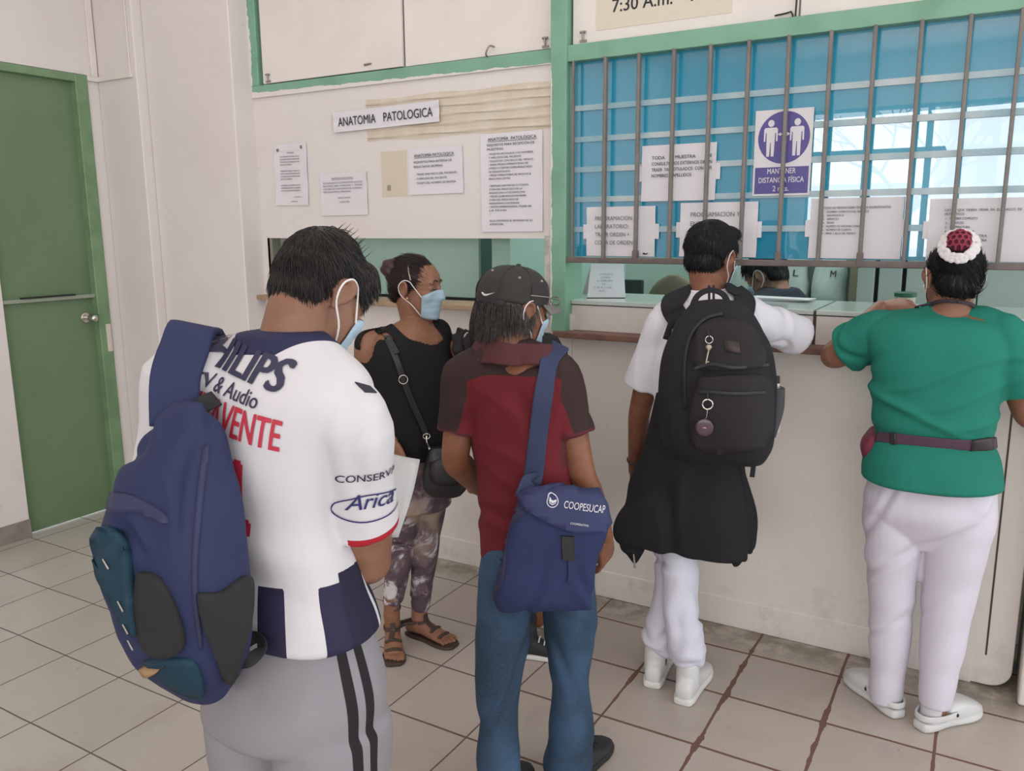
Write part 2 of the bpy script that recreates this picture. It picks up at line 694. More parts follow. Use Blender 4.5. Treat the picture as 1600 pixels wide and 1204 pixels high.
# counter front with a rounded lower corner at its right end
pts = [(-1.60, 0.0)]
for k in range(9):
    a = -math.pi / 2 + k * math.pi / 16
    pts.append((0.085 + 0.07 * math.cos(a), 0.075 + 0.07 * math.sin(a)))
pts[1] = (0.085, 0.004)
pts += [(0.155, 1.135), (-1.60, 1.135)]
mb = MB()
n = len(pts)
mb.add([(x, YF, z) for x, z in pts] + [(x, 3.40, z) for x, z in pts],
       [tuple(range(n)), tuple(range(n, 2 * n))[::-1]] + [(k, n + k, n + (k + 1) % n, (k + 1) % n) for k in range(n)])
struct(mb.build('wall_counter', M['counter_paint'], bevel=0.004))
mb = MB()
mb.box(0.066, 0.072, YF - 0.002, YF + 0.01, 0.12, 1.13)
struct(mb.build('trim_groove', M['dark_grout']))
struct(MB().box(0.175, 0.75, 3.16, 3.5, 0, 1.12).build('wall_right_pier', M['counter_paint'], bevel=0.01))
mb = MB()
mb.box(-3.46, 0.03, YF - 0.005, YF + 0.01, 0.0, 0.125)
struct(mb.build('baseboard_front', M['counter_paint'], bevel=0.005))
mb = MB().box(XL, XL + 0.012, -6.2, 2.40, 0, 0.10)
struct(mb.build('baseboard_left', mat('cement_skirt', '8f857b', 0.8, vary=0.3, vscale=7)))
# green frame
mb = MB()
mb.box(-3.46, -1.684, YF - 0.012, YF + 0.05, 2.262, 2.322)
mb.box(-1.617, 0.75, YF - 0.035, YF + 0.05, 2.258, 2.322)
struct(mb.build('trim_beam', M['frame_green'], bevel=0.003))
mb = MB().box(-3.462, -3.402, YF - 0.012, YF + 0.05, 2.322, 3.39)
struct(mb.build('trim_left', M['frame_green'], bevel=0.003))
mb = MB().box(-1.686, -1.612, YF - 0.045, YF + 0.12, 1.15, 3.39)
struct(mb.build('trim_post', M['frame_green'], bevel=0.004))
# cable trunking on the left wall corner
mb = MB().box(XL, XL + 0.016, 3.02, 3.055, 2.43, 3.39).box(XL + 0.002, XL + 0.02, 2.99, 3.06, 2.405, 2.43)
mb.box(XL + 0.01, -4.16, 3.045, 3.06, 2.405, 2.432).box(-4.185, -4.17, 3.052, 3.06, 2.432, 3.39)
struct(mb.build('trim_cable', M['board'], bevel=0.003))

# door in the left wall
door = MB().box(XL - 0.06, XL - 0.035, 2.40, 2.93, 0.008, 2.40).build('door_1', M['leaf_green'])
struct(door)
mb = MB().box(XL - 0.10, XL + 0.012, 2.918, 2.992, 0, 2.435).box(XL - 0.10, XL + 0.008, 2.395, 2.93, 2.392, 2.435)
mb.build('door_frame', M['frame_door'], door, bevel=0.006)
MB().box(XL - 0.035, XL - 0.005, 2.40, 2.925, 1.217, 1.238).build('door_rail', mat('rail_pale', '8e9884', 0.5), door, bevel=0.003)
mb = MB()
mb.add(*limb([(XL - 0.04, 2.868, 1.105), (XL + 0.0, 2.868, 1.105), (XL + 0.02, 2.868, 1.105), (XL + 0.045, 2.868, 1.105)], [0.012, 0.012, 0.024, 0.022], up=(0, 0, 1)))
mb.add(*limb([(XL - 0.037, 2.868, 1.105), (XL - 0.028, 2.868, 1.105)], [0.032, 0.03], cap=0.1))
mb.build('door_knob', M['chrome'], door, smooth=True)
MB().box(XL + 0.010, XL + 0.016, 2.955, 2.985, 0.90, 1.06).build('strike_plate', M['tape'], door, bevel=0.002)
MB().box(XL - 0.02, XL + 0.004, 2.50, 2.80, 1.238, 1.246).build('rail_cloth', M['black'], door, bevel=0.002)

# white boards above the beam
def board(x0, x1, y, label):
    o = root('sliding_board', (0.5 * (x0 + x1), y, 2.33), label, 'panel', 'white boards above the green beam')
    MB().box(x0, x1, y, y + 0.018, 2.328, 3.38).build('panel', M['board'], o, bevel=0.002)
    return o


bo = board(-3.375, -2.478, YF - 0.006, 'white painted board above the green beam beside the corner pier')
b2 = board(-2.47, -1.69, YF + 0.008, 'white painted board above the green beam left of the green post')
b3 = board(-1.604, -0.712, YF - 0.004, 'white painted board with opening hours lettering above the barred window')
b4 = board(-0.706, 0.70, YF + 0.004, 'plain white painted board above the right half of the barred window')
def latch(x, y, par):
    mb = MB().box(x - 0.015, x + 0.015, y - 0.006, y, 2.333, 2.341)
    mb.add(*limb([(x, y - 0.006, 2.34), (x, y - 0.008, 2.37)], [0.004, 0.004]))
    mb.add(*limb([(x - 0.01, y - 0.007, 2.37), (x + 0.01, y - 0.007, 2.37)], [0.005, 0.005]))
    mb.build('latch', M['steel'], par)
latch(-3.335, YF - 0.006, bo); latch(-1.735, YF + 0.006, b2); latch(-1.555, YF - 0.006, b3)
MB().add(*limb([(-2.01, YF, 2.318), (-2.008, YF - 0.03, 2.33), (-1.99, YF - 0.03, 2.36), (-1.985, YF, 2.362)], [0.004] * 4)).build('hook', M['steel'], b2)
MB().add(*limb([(-2.70, YF - 0.006, 2.356), (-2.66, YF - 0.01, 2.358)], [0.006, 0.004])).build('pull', M['steel'], bo)
MB().add(*limb([(-0.716, YF - 0.012, 3.38), (-0.718, YF - 0.012, 2.37), (-0.735, YF - 0.012, 2.345), (-0.79, YF - 0.012, 2.338)], [0.003] * 4)).build('cord', M['black'], b3)
on_plane([fit_text('7:30 A.m. - 1', 0.05, 0.33, 0.02)], (-1.43, YF - 0.0065, 2.43), (1, 0.0, 0.0), (0, 0, 1), 'lettering', M['ink'], b3)
sheet = MB().box(-1.50, -0.95, YF - 0.0058, YF - 0.004, 2.37, 2.62).build('notice_sheet', mat('cream_sheet', 'd3cbb9', 0.6), b3)

# hatch on the left: sill, metal edge
struct(MB().box(-3.50, -1.72, 3.185, 3.40, 1.222, 1.246).build('window_1', M['palewood'], bevel=0.003))
struct(MB().box(-1.735, -1.70, YF - 0.006, YF + 0.02, 1.20, 1.56).build('trim_hatch', mat('flaking_metal', 'a9aca8', 0.4, metal=0.3, c2='d5cfc8', vscale=30), bevel=0.002))
struct(MB().box(-3.42, -3.385, YF + 0.0, YF + 0.06, 1.245, 1.548).build('trim_hatch_side', M['steel']))

# ---------------------------------------------------------------- counter
ct = root('service_counter', (-0.7, 3.4, 0), 'white tiled service counter under the barred window with a wooden ledge', 'counter')
MB().box(-1.665, 0.16, 3.185, 3.29, 1.126, 1.153).build('wooden_ledge', M['wood'], ct, bevel=0.004)
mb = MB().box(-1.612, -0.602, 3.268, 3.33, 1.153, 1.262).box(-0.590, 0.75, 3.268, 3.33, 1.153, 1.262)
mb.build('tiled_upstand', M['tile_white'], ct, bevel=0.002)
mb = MB().box(-1.612, -0.601, 3.262, 3.70, 1.266, 1.284).box(-0.591, 0.75, 3.262, 3.70, 1.266, 1.284)
mb.build('worktop', M['counter_tile'], ct, bevel=0.002)
MB().box(-1.60, 0.75, 3.275, 3.69, 1.15, 1.278).build('joint', M['dark_grout'], ct)
MB().box(-1.60, 0.75, 3.66, 3.70, 0, 1.15).build('back_panel', M['board'], ct)

# ---------------------------------------------------------------- barred window
gl = struct(MB().box(-1.60, 0.75, 3.262, 3.27, 1.472, 2.26).build('window_2', M['film']))
mb = MB()
t_ = M['tape']
for k, z in enumerate((2.078, 1.953, 1.831, 1.709, 1.585)):
    mb.box(-1.60, 0.75, 3.254, 3.262, z - 0.011, z + 0.011)
mb.build('window_slats', mat('white_strip', '8fb1bb', 0.35, vary=0.25, vscale=3, c2='bcc6c6'), gl)
gr = root('window_grille', (-0.5, 3.22, 1.445), 'grey metal security grille of vertical bars over blue glass', 'grille')
mb = MB().box(-1.612, 0.75, 3.205, 3.235, 1.447, 1.470)
mb.build('bottom_rail', M['rail'], gr, bevel=0.003)
for k in range(-1, 15):
    x = -1.4435 + 0.1425 * k
    if k == -1:
        MB().box(x - 0.005, x + 0.004, 3.212, 3.228, 1.46, 2.26).build('bar', M['bar'], gr, bevel=0.002)
    else:
        MB().box(x - 0.0066, x + 0.0066, 3.208, 3.232, 1.452, 2.262).build('bar', M['bar'], gr, bevel=0.003)
        if k % 2 == 1:
            MB().box(x - 0.0095, x + 0.0095, 3.204, 3.236, 1.45, 1.50).build('bar_sleeve', M['rail'], gr, bevel=0.002)


# ---------------------------------------------------------------- papers
def paper(x0, x1, z0, z1, y, label, tilt=0.0, ears=False, cat='notice', group=None, m='paper', curl=0.004):
    cx, cz = 0.5 * (x0 + x1), 0.5 * (z0 + z1)
    o = root('paper_notice', (cx, y, cz), label, cat, group)
    ca, sa = math.cos(R(tilt)), math.sin(R(tilt))
    rows = []
    hw, hh = (x1 - x0) / 2, (z1 - z0) / 2
    for j in range(9):
        row = []
        for i in range(13):
            a, b = -hw + 2 * hw * i / 12, -hh + 2 * hh * j / 8
            k = curl * (abs(a / hw) ** 4 * (0.5 + 0.5 * math.sin(j * 1.3 + x0 * 9)) + 0.3 * abs(b / hh) ** 4)
            row.append(Vector((cx + a * ca - b * sa, y - k, cz + a * sa + b * ca)))
        rows.append(row)
    MB().grid(rows).build('sheet', M[m], o, solid=0.0006)
    if ears:
        for s in (-1, 1):
            mb = MB()
            mb.box(cx + s * hw - 0.016, cx + s * hw + 0.016, y - 0.0015, y - 0.0005 + 0.002, cz - 0.03, cz + 0.03)
            mb.build('tape_tab', M['paper'], o)
    o['_t'] = tilt
    return o


def write(o, lines, y, mname='ink', name='lettering'):
    """lines: (text, x, z, cap height, width, bold, align, underline)"""
    til = o.get('_t', 0.0)
    cx, cz = o.location.x, o.location.z
    sh = []
    for ln in lines:
        s, x, z, h, wd, b, al = ln[:7]
        tm = fit_text(s, h, wd, b, al)
        sh.append(([Vector((v.x + x - cx, v.y + z - cz, v.z)) for v in tm[0]], tm[1]))
        if len(ln) > 7 and ln[7]:
            xs = [v.x + x - cx for v in tm[0]]
            sh.append(flat_rect(min(xs), max(xs), z - cz - h * 0.32, z - cz - h * 0.2))
    right = Vector((math.cos(R(til)), 0, math.sin(R(til))))
    up = Vector((-math.sin(R(til)), 0, math.cos(R(til))))
    if len(lines) <= 7:
        k = 0
        for ln in lines:
            m_ = 2 if len(ln) > 7 and ln[7] else 1
            on_plane(sh[k:k + m_], (cx, y, cz), right, up, name, M[mname], o)
            k += m_
    else:
        on_plane(sh, (cx, y, cz), right, up, name, M[mname], o)


YP = YF - 0.004
o = paper(-2.905, -2.27, 2.064, 2.158, YP - 0.008, 'long white strip sign with bold black department name on the wall', 1.0, cat='sign')
write(o, [('ANATOMIA', -2.872, 2.090, 0.042, 0.235, 0.012, 'LEFT'), ('PATOLOGICA', -2.590, 2.090, 0.042, 0.285, 0.012, 'LEFT')], YP - 0.014)
MB().box(-2.92, -2.905, YP - 0.005, YP - 0.003, 2.07, 2.15).build('tape', M['tape'], o)
o = paper(-3.331, -3.102, 1.715, 2.025, YP, 'white printed letter taped up beside the corner pier, leftmost on the wall', -0.5)
L = [('COMUNICADO', -3.21, 1.975, 0.007, 0.05, 0.01, 'CENTER'), ('- - - - - - - - - - - - - - - - -', -3.215, 1.987, 0.005, 0.13, 0.02, 'CENTER')]
zz = 1.957
for para in (('SE LE COMUNICA AL PUBLICO QUE', 'LOS RESULTADOS DE ANATOMIA', 'PATOLOGICA SE ENTREGAN CON EL', 'DNI DEL PACIENTE'),
             ('ASIMISMO DEBEN TRAER SU', 'TICKET PARA PODER RECOGER', 'LOS RESULTADOS DE BIOPSIA', 'EN EL HORARIO'),
             ('EL PERSONAL DE ATENCION NO SE', 'RESPONSABILIZA POR LA DEMORA', 'EN LOS RESULTADOS PENDIENTES')):
    for s in para:
        L.append((s, -3.285, zz, 0.0065, 0.135 if len(s) > 20 else 0.08, 0.008, 'LEFT'))
        zz -= 0.0135
    zz -= 0.018
L += [('La Jefatura', -3.20, zz, 0.006, 0.06, 0.0, 'LEFT'), ('Laboratorio', -3.22, zz - 0.022, 0.006, 0.045, 0.01, 'LEFT')]
write(o, L, YP - 0.006)
MB().add(*ellipsoid((-3.30, YP - 0.004, 1.995), (0.009, 0.001, 0.008))).build('crest', M['greyink'], o)
MB().add(*ellipsoid((-3.135, YP - 0.004, 2.003), (0.007, 0.001, 0.009))).build('crest', M['greyink'], o)
o = paper(-3.018, -2.715, 1.66, 1.868, YP, 'faded white notice taped low on the wall above the hatch behind the dark-haired head', 0.5)
write(o, [('ANATOMIA PATOLOGICA', -2.868, 1.836, 0.009, 0.14, 0.006, 'CENTER', 1)] +
      [(s, -2.995, 1.815 - 0.0145 * k, 0.0085, wd, 0.004, 'LEFT') for k, (s, wd) in enumerate((
          ('SE COMUNICA A LOS PACIENTES QUE LOS', 0.255), ('RESULTADOS  SERAN  ENTREGADOS  Y  TOMADOS', 0.255), ('LOS DIAS DE ATENCION EN EL HORARIO', 0.25), ('INDICADO POR EL PERSONAL', 0.18)))] +
      [('RESULTADOS', -2.86, 1.742, 0.008, 0.08, 0.004, 'CENTER'), ('LA JEFATURA', -2.86, 1.722, 0.008, 0.065, 0.004, 'CENTER')], YP - 0.006, 'greyink')
o = paper(-2.458, -2.153, 1.750, 1.962, YP, 'white notice with a short ticked list, left of the tall requirements notice', 0.6)
write(o, [('ANATOMÍA PATOLÓGICA', -2.31, 1.920, 0.014, 0.225, 0.012, 'CENTER', 1),
          ('REQUISITOS PARA ENTREGA DE', -2.425, 1.893, 0.010, 0.215, 0.012, 'LEFT'), ('RESULTADOS BIOPSIAS:', -2.425, 1.872, 0.010, 0.165, 0.012, 'LEFT'),
          ('- TRAER DNI FISICO DEL PACIENTE', -2.42, 1.838, 0.009, 0.235, 0.010, 'LEFT'), ('- COPIA DNI DEL PACIENTE', -2.42, 1.818, 0.009, 0.18, 0.010, 'LEFT'),
          ('- TICKET DEL NUMERO DE BIOPSIA', -2.42, 1.798, 0.009, 0.23, 0.010, 'LEFT')], YP - 0.006)
o = paper(-2.055, -1.743, 1.577, 2.002, YP, 'tall white requirements notice beside the green post', 0.3)
L = [('ANATOMÍA  PATOLÓGICA', -1.893, 1.970, 0.014, 0.245, 0.012, 'CENTER', 1), ('REQUISITOS PARA RECEPCIÓN DE', -2.02, 1.948, 0.010, 0.24, 0.012, 'LEFT'), ('MUESTRAS:', -2.02, 1.930, 0.010, 0.085, 0.012, 'LEFT')]
zz = 1.910
for s, wd, b in (('/ MUESTRA ROTULADA CON NOMBRES', .225, .003), ('  Y APELLIDOS DEL PACIENTE', .165, .003), ('/ SOLICITUD CON SELLO DEL MEDICO', .225, .003), ('/ PARA PIEZAS OPERATORIAS DE', .2, .003),
                 ('  UTERO O CERVIX COPIA RESULTADO', .22, .014), ('  DE PAPANICOLAOU', .11, .003), ('/ PIEZA OPERATORIA DE PROSTATA', .215, .012), ('  RESULTADO DE PSA', .11, .003), ('', 0, 0),
                 ('/ BIOPSIAS GASTRICAS O COLON', .2, .013), ('  COPIA DEL RESULTADO DE LA', .17, .003), ('  ENDOSCOPIA O COLONOSCOPIA', .185, .003), ('/ PIEZAS QUIRURGICAS DE MAMA', .19, .01), ('  COPIA DEL RESULTADO DE', .15, .003),
                 ('  MAMOGRAFIA O ECOGRAFIA', .155, .003), ('/ FETOS EMBOLSADOS TRAER DE', .215, .014), ('  LA FICHA', .09, .003), ('/', .005, .003), ('', 0, 0), ('ELLO, EVITEMOS EL RETRASO DE SU', .22, .014), ('ATENCION', .07, .014)):
    if s:
        L.append((s, -2.012, zz, 0.0085, wd, b, 'LEFT'))
    zz -= 0.0152
write(o, L, YP - 0.006)
# tape-patched cable runs right of the strip sign
o = root('ribbed_tape_patch', (-2.2, YF, 2.1), 'cream strip of wall with four taped horizontal ridges behind the strip sign', 'tape')
rows = []
for i in range(41):
    zf = i / 40
    row = []
    for j in range(21):
        xx = -2.705 + 1.012 * j / 20
        zb, zt = 2.004 + 0.0 * j, 2.197 - 0.0 * j
        rid = max(0.0, math.cos((zf * 5.0 - 0.5) * 2 * math.pi)) ** 6 * 0.007
        row.append(Vector((xx, YF - 0.0008 - rid, zb + (zt - zb) * zf + 0.004 * math.sin(j * 0.7 + i))))
    rows.append(row)
MB().grid(rows).build('taped_ridge', mat('cream_tape', 'c9bba6', 0.35, vary=0.12, vscale=9, c2='d1c7b8'), o, smooth=True)
o = root('bare_patch', (-2.57, YF, 1.82), 'cream unpainted patch of wall with a torn scrap left of the ticked notice', 'patch')
MB().box(-2.625, -2.475, YF - 0.0015, YF + 0.001, 1.745, 1.955).build('patch', mat('cream_patch', 'cdc2ae', 0.6), o)
MB().box(-2.592, -2.572, YF - 0.004, YF, 1.772, 1.798).build('scrap', mat('scrap', '9b8f84', 0.7), o)

YG = 3.252
o = paper(-1.293, -0.989, 1.695, 1.912, YG, 'white landscape notice on the blue glass asking for labelled samples', 0, True)
write(o, [('TODA        MUESTRA        DE', -1.25, 1.857, 0.013, 0.245, 0.012, 'LEFT'), ('CONSULTORIOS EXTERNOS DEBEN', -1.25, 1.834, 0.013, 0.245, 0.010, 'LEFT'),
          ('TRAER  YA  ROTULADOS  CON  SUS', -1.25, 1.811, 0.013, 0.245, 0.010, 'LEFT'), ('NOMBRES Y APELLIDOS', -1.25, 1.788, 0.013, 0.165, 0.010, 'LEFT')], YG - 0.006)
o = paper(-1.535, -1.230, 1.475, 1.677, YG, 'white notice low on the blue glass next to the green post', 0, True)
write(o, [('PROGRAMACION', -1.495, 1.622, 0.017, 0.165, 0.004, 'LEFT'), ('LABORATORIO:', -1.495, 1.589, 0.017, 0.15, 0.004, 'LEFT'), ('TRAER ORDEN +', -1.495, 1.556, 0.017, 0.155, 0.004, 'LEFT'), ('COPIA DE ORDEN', -1.495, 1.523, 0.017, 0.17, 0.004, 'LEFT')], YG - 0.006, 'greyink')
mb = MB()
for dx, dz, s in ((0, 0, 1), (0.008, -0.002, .8), (0.014, 0.001, .6)):
    mb.add(*ellipsoid((-1.275 + dx, YG - 0.005, 1.487 + dz), (0.006 * s, 0.0006, 0.003 * s)))
mb.build('doodle', M['ink'], o)
o = paper(-1.126, -0.821, 1.477, 1.686, YG, 'white notice on the blue glass behind the young man with the backpack', 0, True)
write(o, [('PROGRAMACION Y', -1.083, 1.632, 0.018, 0.195, 0.004, 'LEFT'), ('ENTREGA', -1.083, 1.597, 0.018, 0.10, 0.004, 'LEFT')], YG - 0.006, 'greyink')
o = root('distancing_sign', (-0.742, YG, 1.86), 'white and purple physical distancing sign with two standing figures on the blue glass', 'sign')
MB().box(-0.846, -0.638, YG - 0.003, YG, 1.706, 2.014).build('sheet', M['paper'], o)
sh = [([Vector((0.093 * math.cos(a), 0.093 * math.sin(a), 0)) for a in np.linspace(0, 2 * math.pi, 48, endpoint=False)], [tuple(range(48))])]
on_plane(sh, (-0.740, YG - 0.0036, 1.914), (1, 0, 0), (0, 0, 1), 'purple_disc', M['purple'], o)
on_plane([flat_rect(-0.097, 0.097, 0, 0.096)], (-0.742, YG - 0.0036, 1.713), (1, 0, 0), (0, 0, 1), 'purple_block', M['purple'], o)
sh = []
for s in (-1, 1):
    cx = 0.047 * s
    sh.append(([Vector((cx + 0.0115 * math.cos(a), 0.052 + 0.0125 * math.sin(a), 0)) for a in np.linspace(0, 2 * math.pi, 20, endpoint=False)], [tuple(range(20))]))
    pl = [(-.020, .037), (.020, .037), (.025, .031), (.025, -.012), (.0195, -.012), (.0185, .018), (.0155, .018), (.0135, -.066), (.003, -.066), (.001, -.015), (-.001, -.015), (-.003, -.066), (-.0135, -.066), (-.0155, .018), (-.0185, .018), (-.0195, -.012), (-.025, -.012), (-.025, .031)]
    sh.append(([Vector((cx + a, b, 0)) for a, b in pl], [tuple(range(len(pl)))[::-1]]))
    for tip, bs in (((0.022 if s > 0 else -0.022), 0.008 * s),):
        tri = [(tip, 0.012), (tip - s * 0.011, 0.019), (tip - s * 0.011, 0.014), (tip - s * 0.018, 0.014), (tip - s * 0.018, 0.010), (tip - s * 0.011, 0.010), (tip - s * 0.011, 0.005)]
        sh.append(([Vector((a, b, 0)) for a, b in tri], [tuple(range(7))]))
on_plane(sh, (-0.740, YG - 0.0042, 1.914), (1, 0, 0), (0, 0, 1), 'figures', M['paper'], o)
for s, zz, wd in (('MANTENER', 1.785, 0.103), ('DISTANCIA FÍSICA', 1.753, 0.164), ('2 mts.', 1.722, 0.058)):
    tm = fit_text(s, 0.020, wd, 0.018, 'CENTER')
    on_plane([([Vector((v.x, v.y + zz - 1.713, v.z)) for v in tm[0]], tm[1])], (-0.742, YG - 0.0042, 1.713), (1, 0, 0), (0, 0, 1), 'lettering', M['paper'], o)
o = paper(-0.630, -0.318, 1.477, 1.692, YG, 'white notice with a numbered list on the blue glass below the distancing sign', 0, True)
write(o, [('TODAS LAS ORDENES DEBEN TENER LOS SIGUIENTES DATOS', -0.585, 1.654, 0.008, 0.225, 0.006, 'LEFT')] +
      [('%d.   %s' % (k + 1, s), -0.585, 1.640 - 0.0128 * k, 0.0075, wd, 0.003, 'LEFT') for k, (s, wd) in enumerate((
          ('NOMBRE COMPLETO DEL PACIENTE', .155), ('DIAGNOSTICO', .072), ('SERVICIO', .055), ('EDAD', .04), ('NUMERO DE HISTORIA CLINICA', .135), ('NUMERO DE CUENTA', .10), ('FIRMA Y SELLO DEL MEDICO', .115)))], YG - 0.006)
o = paper(-0.237, 0.075, 1.473, 1.682, YG, 'white notice low on the blue glass behind the green-topped nurse', 0, True)
write(o, [('DATOS  QUE  DEBEN  VENIR  EN  EL  FRASCO  DE', -0.19, 1.640, 0.008, 0.225, 0.004, 'LEFT'), ('ANTISEPTICOS', -0.19, 1.627, 0.008, 0.06, 0.004, 'LEFT')] +
      [('%d.   %s' % (k + 1, s), -0.185, 1.612 - 0.0145 * k, 0.008, wd, 0.004, 'LEFT') for k, (s, wd) in enumerate((
          ('NOMBRE COMPLETO', .095), ('SERVICIO', .055), ('TEMPERATURA', .075), ('HORA DE LA TOMA', .09), ('TIPO DE MUESTRA', .128), ('NUMERO DE MUESTRA', .128)))], YG - 0.006)

# ---------------------------------------------------------------- the laboratory behind the counter
struct(MB().box(XL, XR, 6.3, 6.4, 0, 3.8).build('wall_back', M['mint']))
struct(MB().box(-3.40, -2.315, 3.62, 3.64, 0.0, 1.60).build('wall_partition', mat('mint_board', 'b4d3c7', 0.5, vary=0.1, vscale=1.5)))
struct(MB().box(-3.40, -2.315, 3.60, 3.645, 1.225, 1.239).build('trim_partition', M['black']))
struct(MB().box(-3.4, -2.1, 5.0, 5.05, 0, 3.4).build('wall_teal', M['teal_wall']))
struct(MB().box(-2.40, -2.25, 4.2, 4.35, 0, 3.4).build('wall_green_pillar', mat('pillar_green', '78a389', 0.5)))
struct(MB().box(-2.10, -2.0, 3.4, 5.1, 0, 3.4).build('wall_divider', M['mint']))
struct(MB().box(-2.0, -0.70, 4.80, 4.9, 0, 3.4).build('wall_lab', mat('pale_mint', 'b4c9bf', 0.55)))
struct(MB().box(-0.70, -0.645, 4.74, 4.9, 0, 3.4).build('wall_lab_column', mat('beige_column', 'a39c84', 0.6)))
o = root('locker_row', (-0.1, 4.7, 0), 'row of pale lockers at the back of the laboratory with dark gaps', 'lockers')
for x0, x1 in ((-0.635, -0.555), (-0.535, -0.43), (-0.41, -0.10), (-0.095, 0.45)):
    MB().box(x0, x1, 4.55, 4.85, 0, 1.62).build('locker', mat('pale_locker', 'a9b8af', 0.5), o, bevel=0.004)
MB().box(-0.63, 0.45, 4.60, 4.87, 0, 1.60).build('shadow_gap', mat('navy_gap', '20242e', 0.7), o)

o = root('tent_sign', (-1.56, 3.5, 1.284), 'folded white tent sign standing on the counter beside the green post', 'sign')
tp = aty(905, 413, 3.52)
mb = MB()
A0, A1 = Vector((-1.600, 3.40, 1.284)), Vector((-1.445, 3.47, 1.284))
T0, T1 = Vector((-1.640, 3.52, 1.425)), Vector((-1.505, 3.585, 1.425))
B0, B1 = Vector((-1.70, 3.56, 1.284)), Vector((-1.56, 3.66, 1.284))
mb.grid([[A0, A1], [T0, T1], [B0, B1]])
mb.build('card', M['paper'], o, solid=0.002)
MB().add([A0 - Vector((0, .006, 0)), A1 - Vector((0, .006, 0)), A1 - Vector((-.02, .05, 0)), A0 - Vector((-.02, .05, 0))], [(0, 1, 2, 3)]).build('foot_flap', M['paper'], o, solid=0.0015)
rt = (A1 - A0).normalized()
up = (T0 - A0)
up = (up - rt * up.dot(rt)).normalized()
nn = rt.cross(up)
sh = []
for k, (s, wd) in enumerate((('HORARIO', .06), ('LUNES', .04), ('A VIERNES', .07), ('DE', .015), ('7:30 A 11:00', .08), ('A.M.', .03))):
    tm = fit_text(s, 0.010, wd, 0.0, 'CENTER')
    sh.append(([Vector((v.x + 0.085 - 0.004 * k, v.y + 0.125 - 0.019 * k, 0)) for v in tm[0]], tm[1]))
on_plane(sh, A0 + nn * 0.004, rt, up, 'lettering', mat('blue_ink', '7b86a8', 0.8), o)

o = root('monitor', (-1.74, 4.2, 1.1), 'dark flat screen seen above the counter behind the tent sign', 'monitor')
MB().box(-1.83, -1.655, 4.2, 4.23, 1.10, 1.315, Matrix.Rotation(0, 4, 'Z')).build('screen', mat('screen_dark', '2c3a39', 0.3), o, bevel=0.006)
MB().box(-1.77, -1.72, 4.23, 4.26, 0.742, 1.16).build('stand', M['black'], o)
MB().box(-1.84, -1.65, 4.16, 4.33, 0.741, 0.755).build('stand_foot', M['black'], o, bevel=0.004)
o = root('desk', (-1.72, 4.2, 0), 'small wooden desk under the dark screen behind the counter', 'desk')
MB().box(-1.97, -1.45, 4.02, 4.40, 0.705, 0.741).build('desktop', M['palewood'], o, bevel=0.004)
for dx in (-1.94, -1.48):
    for dy in (4.05, 4.37):
        MB().box(dx - 0.02, dx + 0.02, dy - 0.02, dy + 0.02, 0, 0.71).build('leg', M['palewood'], o)
o = root('office_chair', (-1.55, 4.4, 0), 'olive rounded chair back seen above the counter', 'chair')
part('backrest', fuse([loft([((-1.57, 4.42, 0.95), (0.17, 0, 0), (0, 0.03, 0), 2.6), ((-1.57, 4.43, 1.12), (0.17, 0, 0), (0, 0.035, 0), 2.6), ((-1.57, 4.45, 1.22), (0.145, 0, 0), (0, 0.035, 0), 2.4), ((-1.57, 4.46, 1.29), (0.10, 0, 0), (0, 0.03, 0), 2.2), ((-1.57, 4.46, 1.325), (0.045, 0, 0), (0, 0.02, 0), 2.0)], cap=0.4)], 0.008, 3), mat('olive_cloth', '6b6654', 0.8), o)
MB().box(-1.82, -1.32, 4.43, 4.76, 0.44, 0.52).build('seat', mat('olive_seat', '6b6654', 0.8), o, bevel=0.03)
MB().box(-1.60, -1.54, 4.40, 4.46, 0.46, 0.98).build('back_post', M['black'], o, bevel=0.01)
MB().add(*limb([(-1.57, 4.58, 0.45), (-1.57, 4.58, 0.06)], [0.03, 0.03])).build('gas_post', M['steel'], o, smooth=True)
mb = MB()
for k in range(5):
    a = k * 2 * math.pi / 5
    mb.add(*limb([(-1.57, 4.58, 0.09), (-1.57 + 0.20 * math.cos(a), 4.58 + 0.20 * math.sin(a), 0.02)], [0.025, 0.02]))
mb.build('star_base', M['black'], o, smooth=True)
# fabric pouches hung on the wall
sk = mat('grey_fabric_pouch', '9fb0a9', 0.8, vary=0.15, vscale=12)
for k, (xa, xb, lt) in enumerate(((-1.33, -1.095, ''), (-1.07, -0.90, 'L'), (-0.875, -0.71, 'M'))):
    nm = ('grey fabric pouch behind the seated clerk, without a letter', 'grey fabric pouch behind the clerk marked with an L', 'grey fabric pouch marked with an M beside the beige column')[k]
    o = root('fabric_pouch', ((xa + xb) / 2, 4.7, 1.15), nm, 'pouch', 'grey fabric pouches hanging in the laboratory')
    me = fuse([loft([(((xa + xb) / 2, 4.74, 0.98), ((xb - xa) / 2, 0, 0), (0, 0.06, 0), 4), (((xa + xb) / 2, 4.72, 1.18), ((xb - xa) / 2, 0, 0), (0, 0.09, 0), 3.4), (((xa + xb) / 2, 4.74, 1.36), ((xb - xa) / 2 * .96, 0, 0), (0, 0.05, 0), 4), (((xa + xb) / 2, 4.76, 1.48), ((xb - xa) / 2, 0, 0), (0, 0.02, 0), 6)])], 0.01, 2)
    displace(me, lambda c, n: vnoise(c, 22, k) * 0.008)
    bv = bvh_of(me)
    if lt:
        on_surface([fit_text(lt, 0.035, 0.028, 0.01, 'CENTER')], ((xa + xb) / 2 + 0.02, 4.6, 1.325), (1, 0, 0), (0, 0, 1), bv, 'lettering', M['ink'], o, 0.003)
    part('pouch', me, sk, o)
    MB().box(xa, xb, 4.72, 4.80, 1.395, 1.41).build('top_flap', sk, o, bevel=0.004)
